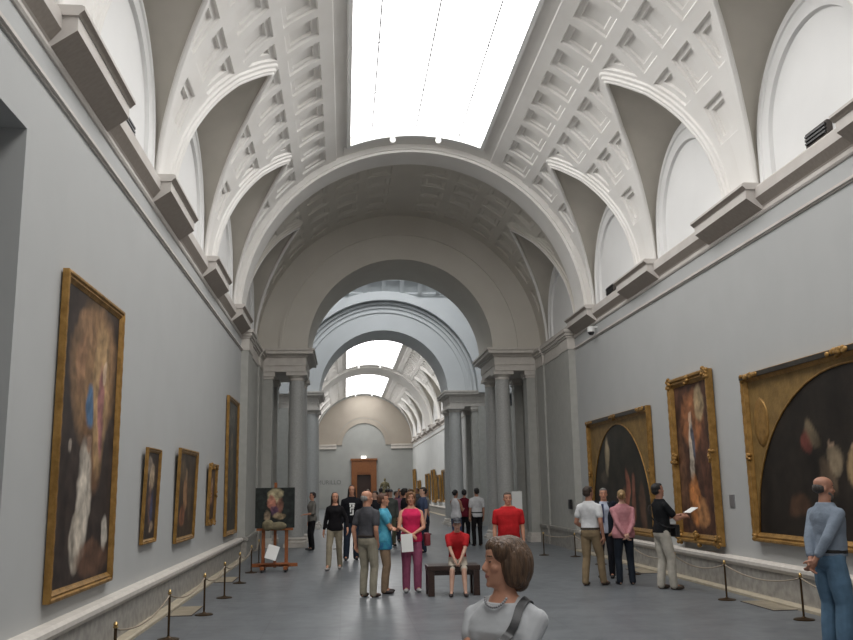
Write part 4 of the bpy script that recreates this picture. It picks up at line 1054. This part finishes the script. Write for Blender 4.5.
# --- middle visitors
person((1.00, 15.2), (-.12, -1), 1.565, 'm', 'man in bright red polo shirt standing behind the foreground woman', skin=SKIN, top=(.50, .018, .022), sleeve=.42, bottom=(.10, .10, .10), hair='short', haircol=(.11, .08, .06), head_yaw=4, vox=.008, belly=.04, build=1.24, hem=.86)
person((.05, 14.60), (-.10, -1), 1.36, 'm', 'boy in red tee, dark cap and pale shorts sitting on the bench', skin=SKIN3, top=(.48, .02, .025), sleeve=.42, bottom=(.52, .47, .39), legs='short', hair='cap', haircol=(.06, .04, .03), shoes=(.04, .03, .03),
       sit=.555, feet=((-.13, .46), (.14, .46)), hl=(-.03, .42, .95), hr=(.04, .42, .94), el=(-1, .1, -.2), er=(1, .1, -.2), knee=(0, .6, 1), vox=.008, head_pitch=-10, lean=.34, hem=.86, build=1.05, headsc=1.08)
P = person((-.65, 15.05), (.05, -1), 1.60, 'f', 'woman in bright pink sleeveless top and rose trousers with hands clasped', skin=SKIN, top=(.72, .03, .12), sleeveless=True, bottom=(.36, .10, .18), hair='bob', haircol=(.30, .15, .07), shoes=(.5, .5, .5),
       hl=(-.01, .19, .98), hr=(.04, .20, .98), el=(-1, -.1, -.2), er=(1, -.1, -.2), head_yaw=-6, vox=.008, build=1.08, hem=.86, loose=1.12, neck_open=.03)
bm = bmesh.new(); obox(bm, (.11, .27, .84), (.20, .012, .30), Euler((.1, .05, 0)).to_matrix()); held('leaflet', bm, M['white'], P, 'white sheet held by the woman in pink', 'leaflet')
bm = bmesh.new(); obox(bm, (-.275, .0, .88), (.10, .22, .22), None, .03); held('handbag', bm, plain((.20, .02, .03)), P, 'dark red handbag at the hip of the woman in pink', 'bag')
turq = mat('turquoise_print', (.04, .30, .42), .85, noise=(.03, .13, .30), nscale=16, bump=.4, bscale=12)
turq2 = mat('turquoise_top', (.10, .42, .55), .85, noise=(.05, .28, .42), nscale=12, bump=.4, bscale=12)
P = person((-1.10, 14.95), (1, -.12), 1.58, 'f', 'woman in turquoise patterned dress top and tan trousers, arms crossed, facing right', skin=SKIN, top=turq2, sleeve=.34, bottom=(.30, .21, .14), hair='short', haircol=(.14, .06, .035), shoes=(.03, .02, .02),
       hl=(.08, .17, 1.10), hr=(-.09, .19, 1.08), el=(-1, .1, -.7), er=(1, .1, -.7), vox=.008, build=1.1, hem=.86)
V = Vol(); V.T = P['T']; V.stack([(.74, .19, .14, -.16, 0), (.86, .195, .14, -.165, 0), (.98, .175, .13, -.14, 0), (1.06, .155, .12, -.12, 0)]); V.build('tunic', turq, P['root'], .012, 2)
person((-1.38, 14.45), (.55, .70), 1.63, 'm', 'bald older man in dark grey shirt and beige trousers, back turned, mid hall', skin=SKIN, top=(.085, .085, .095), sleeve=.40, bottom=(.34, .31, .24), hair='bald', haircol=(.40, .38, .36), shoes=(.05, .03, .02),
       head_yaw=-34, hr=(.16, .05, .86), hl=(-.24, -.02, .84), belt=(.03, .02, .015), belly=.03, vox=.008, hem=.93)
P = person((-1.57, 22.1), (.05, -1), 1.75, 'm', 'tall visitor with long dark hair, black hoodie with white print, dark jeans', skin=SKIN, top=(.010, .010, .014), sleeve=.95, bottom=(.02, .028, .045), hair='long', haircol=(.02, .012, .010), vox=.010, loose=1.15, build=1.06, feet=((-.10, .0), (.14, .12)))
bm = bmesh.new()
for x, z, w, h in ((0, 1.28, .13, .03), (-.03, 1.235, .05, .05), (.04, 1.235, .04, .05), (0, 1.185, .09, .03), (.035, 1.13, .03, .09), (-.02, 1.09, .03, .12), (.015, 1.035, .07, .03)): obox(bm, (x, .150, z), (w, .008, h))
o = obj('printed_lettering', bm, M['white'], P['root'])
for v in o.data.vertices: v.co = P['T'] @ v.co
person((-1.95, 19.6), (-.25, -1), 1.60, 'f', 'woman in black long sleeved top and khaki trousers walking towards the left', skin=SKIN, top=(.010, .009, .011), sleeve=.86, bottom=(.30, .26, .19), hair='long', haircol=(.03, .015, .012), shoes=(.35, .32, .3),
       feet=((-.08, -.16), (.09, .22)), hl=(-.32, .10, .88), hr=(.26, .0, .82), head_yaw=22, vox=.010, neck_open=.02)
# --- visitors near and beyond the screen
person((-2.66, 26.0), (-.9, -.3), 1.60, 'f', 'visitor in grey top and black trousers beside the left granite column', skin=SKIN, top=(.20, .19, .17), sleeve=.6, bottom=(.012, .012, .014), hair='short', haircol=(.05, .03, .03), vox=.013, hl=(-.15, .25, 1.05))
person((1.43, 25.9), (.7, .75), 1.60, 'f', 'dark haired woman in white tank top and jeans beyond the pink woman', skin=SKIN2, top=(.60, .60, .62), sleeveless=True, bottom=(.06, .09, .17), hair='bun', haircol=(.012, .01, .01), vox=.012, hl=(-.05, .28, 1.12), hr=(.08, .28, 1.12))
person((1.86, 27.3), (.3, .95), 1.60, 'f', 'visitor in dark crimson top and black trousers near the far right columns', skin=SKIN2, top=(.13, .012, .025), sleeve=.4, bottom=(.012, .012, .014), hair='short', haircol=(.012, .01, .01), vox=.013)
person((2.07, 26.2), (-.2, .98), 1.64, 'm', 'man in white shirt and black trousers near the far right columns, seen from behind', skin=SKIN2, top=(.60, .60, .61), sleeve=.42, bottom=(.012, .010, .010), hair='short', haircol=(.015, .012, .01), vox=.013, belt=(.01, .01, .01))
crowd = [(373.5, 25.5, 1.60, 'f', (.02, .02, .025), (.02, .02, .03), 'short', (.03, .02, .015), 'dark clothed'),
         (388.5, 27, 1.64, 'm', (.10, .11, .10), (.12, .12, .08), 'cap', (.03, .02, .02), 'olive grey clothed and capped'),
         (394.5, 33, 1.58, 'm', (.25, .10, .14), (.10, .06, .07), 'short', (.08, .05, .03), 'dull crimson shirted'),
         (399.0, 29, 1.60, 'f', (.30, .14, .20), (.05, .04, .06), 'short', (.04, .03, .02), 'mauve shirted'),
         (403.0, 25.0, 1.66, 'm', (.018, .018, .022), (.02, .02, .02), 'curly', (.02, .015, .012), 'black clothed curly haired'),
         (408.0, 31, 1.64, 'f', (.30, .26, .18), (.05, .05, .06), 'bob', (.22, .12, .05), 'sandy topped auburn haired'),
         (419.5, 24.0, 1.68, 'm', (.06, .08, .14), (.02, .03, .05), 'short', (.03, .02, .015), 'navy shirted'),
         (423.0, 33, 1.60, 'f', (.35, .34, .33), (.04, .04, .05), 'short', (.08, .05, .03), 'pale grey topped'),
         (379.0, 36, 1.70, 'm', (.20, .06, .05), (.03, .03, .03), 'short', (.03, .02, .02), 'rust red shirted'),
         (367.0, 38, 1.66, 'f', (.40, .40, .38), (.05, .05, .06), 'short', (.2, .15, .1), 'light topped'),
         (414.0, 44, 1.66, 'm', (.12, .12, .13), (.04, .04, .05), 'short', (.03, .02, .02), 'charcoal clothed'),
         (385.0, 48, 1.66, 'f', (.35, .10, .09), (.04, .04, .05), 'short', (.03, .02, .02), 'brick red topped'),
         (397.0, 52, 1.68, 'm', (.08, .09, .16), (.04, .04, .05), 'short', (.03, .02, .02), 'blue grey shirted'),
         (407.0, 58, 1.66, 'f', (.3, .3, .3), (.04, .04, .05), 'short', (.05, .03, .02), 'distant grey topped')]
rc = random.Random(5)
for px, Y, H, sx, tp, bt, hr_, hc, nm in crowd:
    x = -1.747 + (px - 344.4)/893*Y*1.02
    a = rc.uniform(0, 2*pi)
    near = ('in the crowd beyond the pink woman' if Y < 30 else 'in the crowd under the rotunda' if Y < 43 else 'small in the far gallery')
    person((x, Y), (cos(a), sin(a)), H, sx, '%s visitor standing %s' % (nm, near), skin=rc.choice((SKIN, SKIN2, SKIN3)), top=tp, sleeve=rc.choice((.4, .4, .9)), bottom=bt, hair=hr_, haircol=hc, vox=.016, detail=False, group='crowd of visitors in the distance')
# --- bronze statue on pedestal far away
V = Vol(); z0 = .9
V.stack([(z0 + .0, .25, .22, -.22, 0), (z0 + .5, .24, .2, -.2, 0), (z0 + .9, .2, .17, -.15, 0), (z0 + 1.15, .27, .17, -.15, 0), (z0 + 1.3, .24, .13, -.13, 0), (z0 + 1.38, .08, .08, -.08, 0)])
V.ell((0, .01, z0 + 1.52), (.10, .12, .14)); V.cap((-.27, 0, z0 + 1.2), (-.38, .05, z0 + .85), .09, .07); V.cap((.27, 0, z0 + 1.2), (.37, .08, z0 + .85), .09, .07); V.cap((-.38, .05, z0 + .85), (-.2, -.2, z0 + .75), .07, .06); V.cap((.37, .08, z0 + .85), (.3, -.2, z0 + .8), .07, .06)
st = empty('statue', (1.63, 76, 0), 0, 'olive bronze figure on a stone pedestal right of the far doorway', 'statue')
V.build('figure', M['bronze'], st, .02, 2)
obj('pedestal', box(-.45, .45, -.45, .45, 0, .92, bev=.02), M['stone'], st)
# ------------------------------------------------------------------ world, camera, view
w = bpy.data.worlds.new('w'); sc.world = w; w.use_nodes = True
w.node_tree.nodes['Background'].inputs[0].default_value = (.5, .55, .6, 1); w.node_tree.nodes['Background'].inputs[1].default_value = .05
f_px = 893.; VPX, VPY = 344.4, 489.8; CX, CY = 426.5, 320.
d = Vector((VPX - CX, CY - VPY, f_px)).normalized()      # world +Y in (right, up, forward) camera coords
up = Vector((0, 1, 0)); up = (up - d*up.dot(d)).normalized()
rt = up.cross(d)                                          # world +X in camera coords (left-handed triple)
rows = Matrix((rt, d, up))                                # row i: world axis i in camera (r,u,f)
cr = Vector((rows[0][0], rows[1][0], rows[2][0])); cu = Vector((rows[0][1], rows[1][1], rows[2][1])); cf = Vector((rows[0][2], rows[1][2], rows[2][2]))
cam = bpy.data.cameras.new('camera'); co = bpy.data.objects.new('camera', cam); COL.objects.link(co)
mw = Matrix((cr, cu, -cf)).transposed().to_4x4(); mw.translation = Vector((-1.747, 0, 1.65)); co.matrix_world = mw
cam.sensor_width = 36; cam.lens = f_px/853*36; cam.clip_start = .05; cam.clip_end = 300
sc.camera = co
sc.view_settings.view_transform = 'Standard'; sc.view_settings.look = 'None'; sc.view_settings.gamma = 1; sc.view_settings.exposure = -0.36
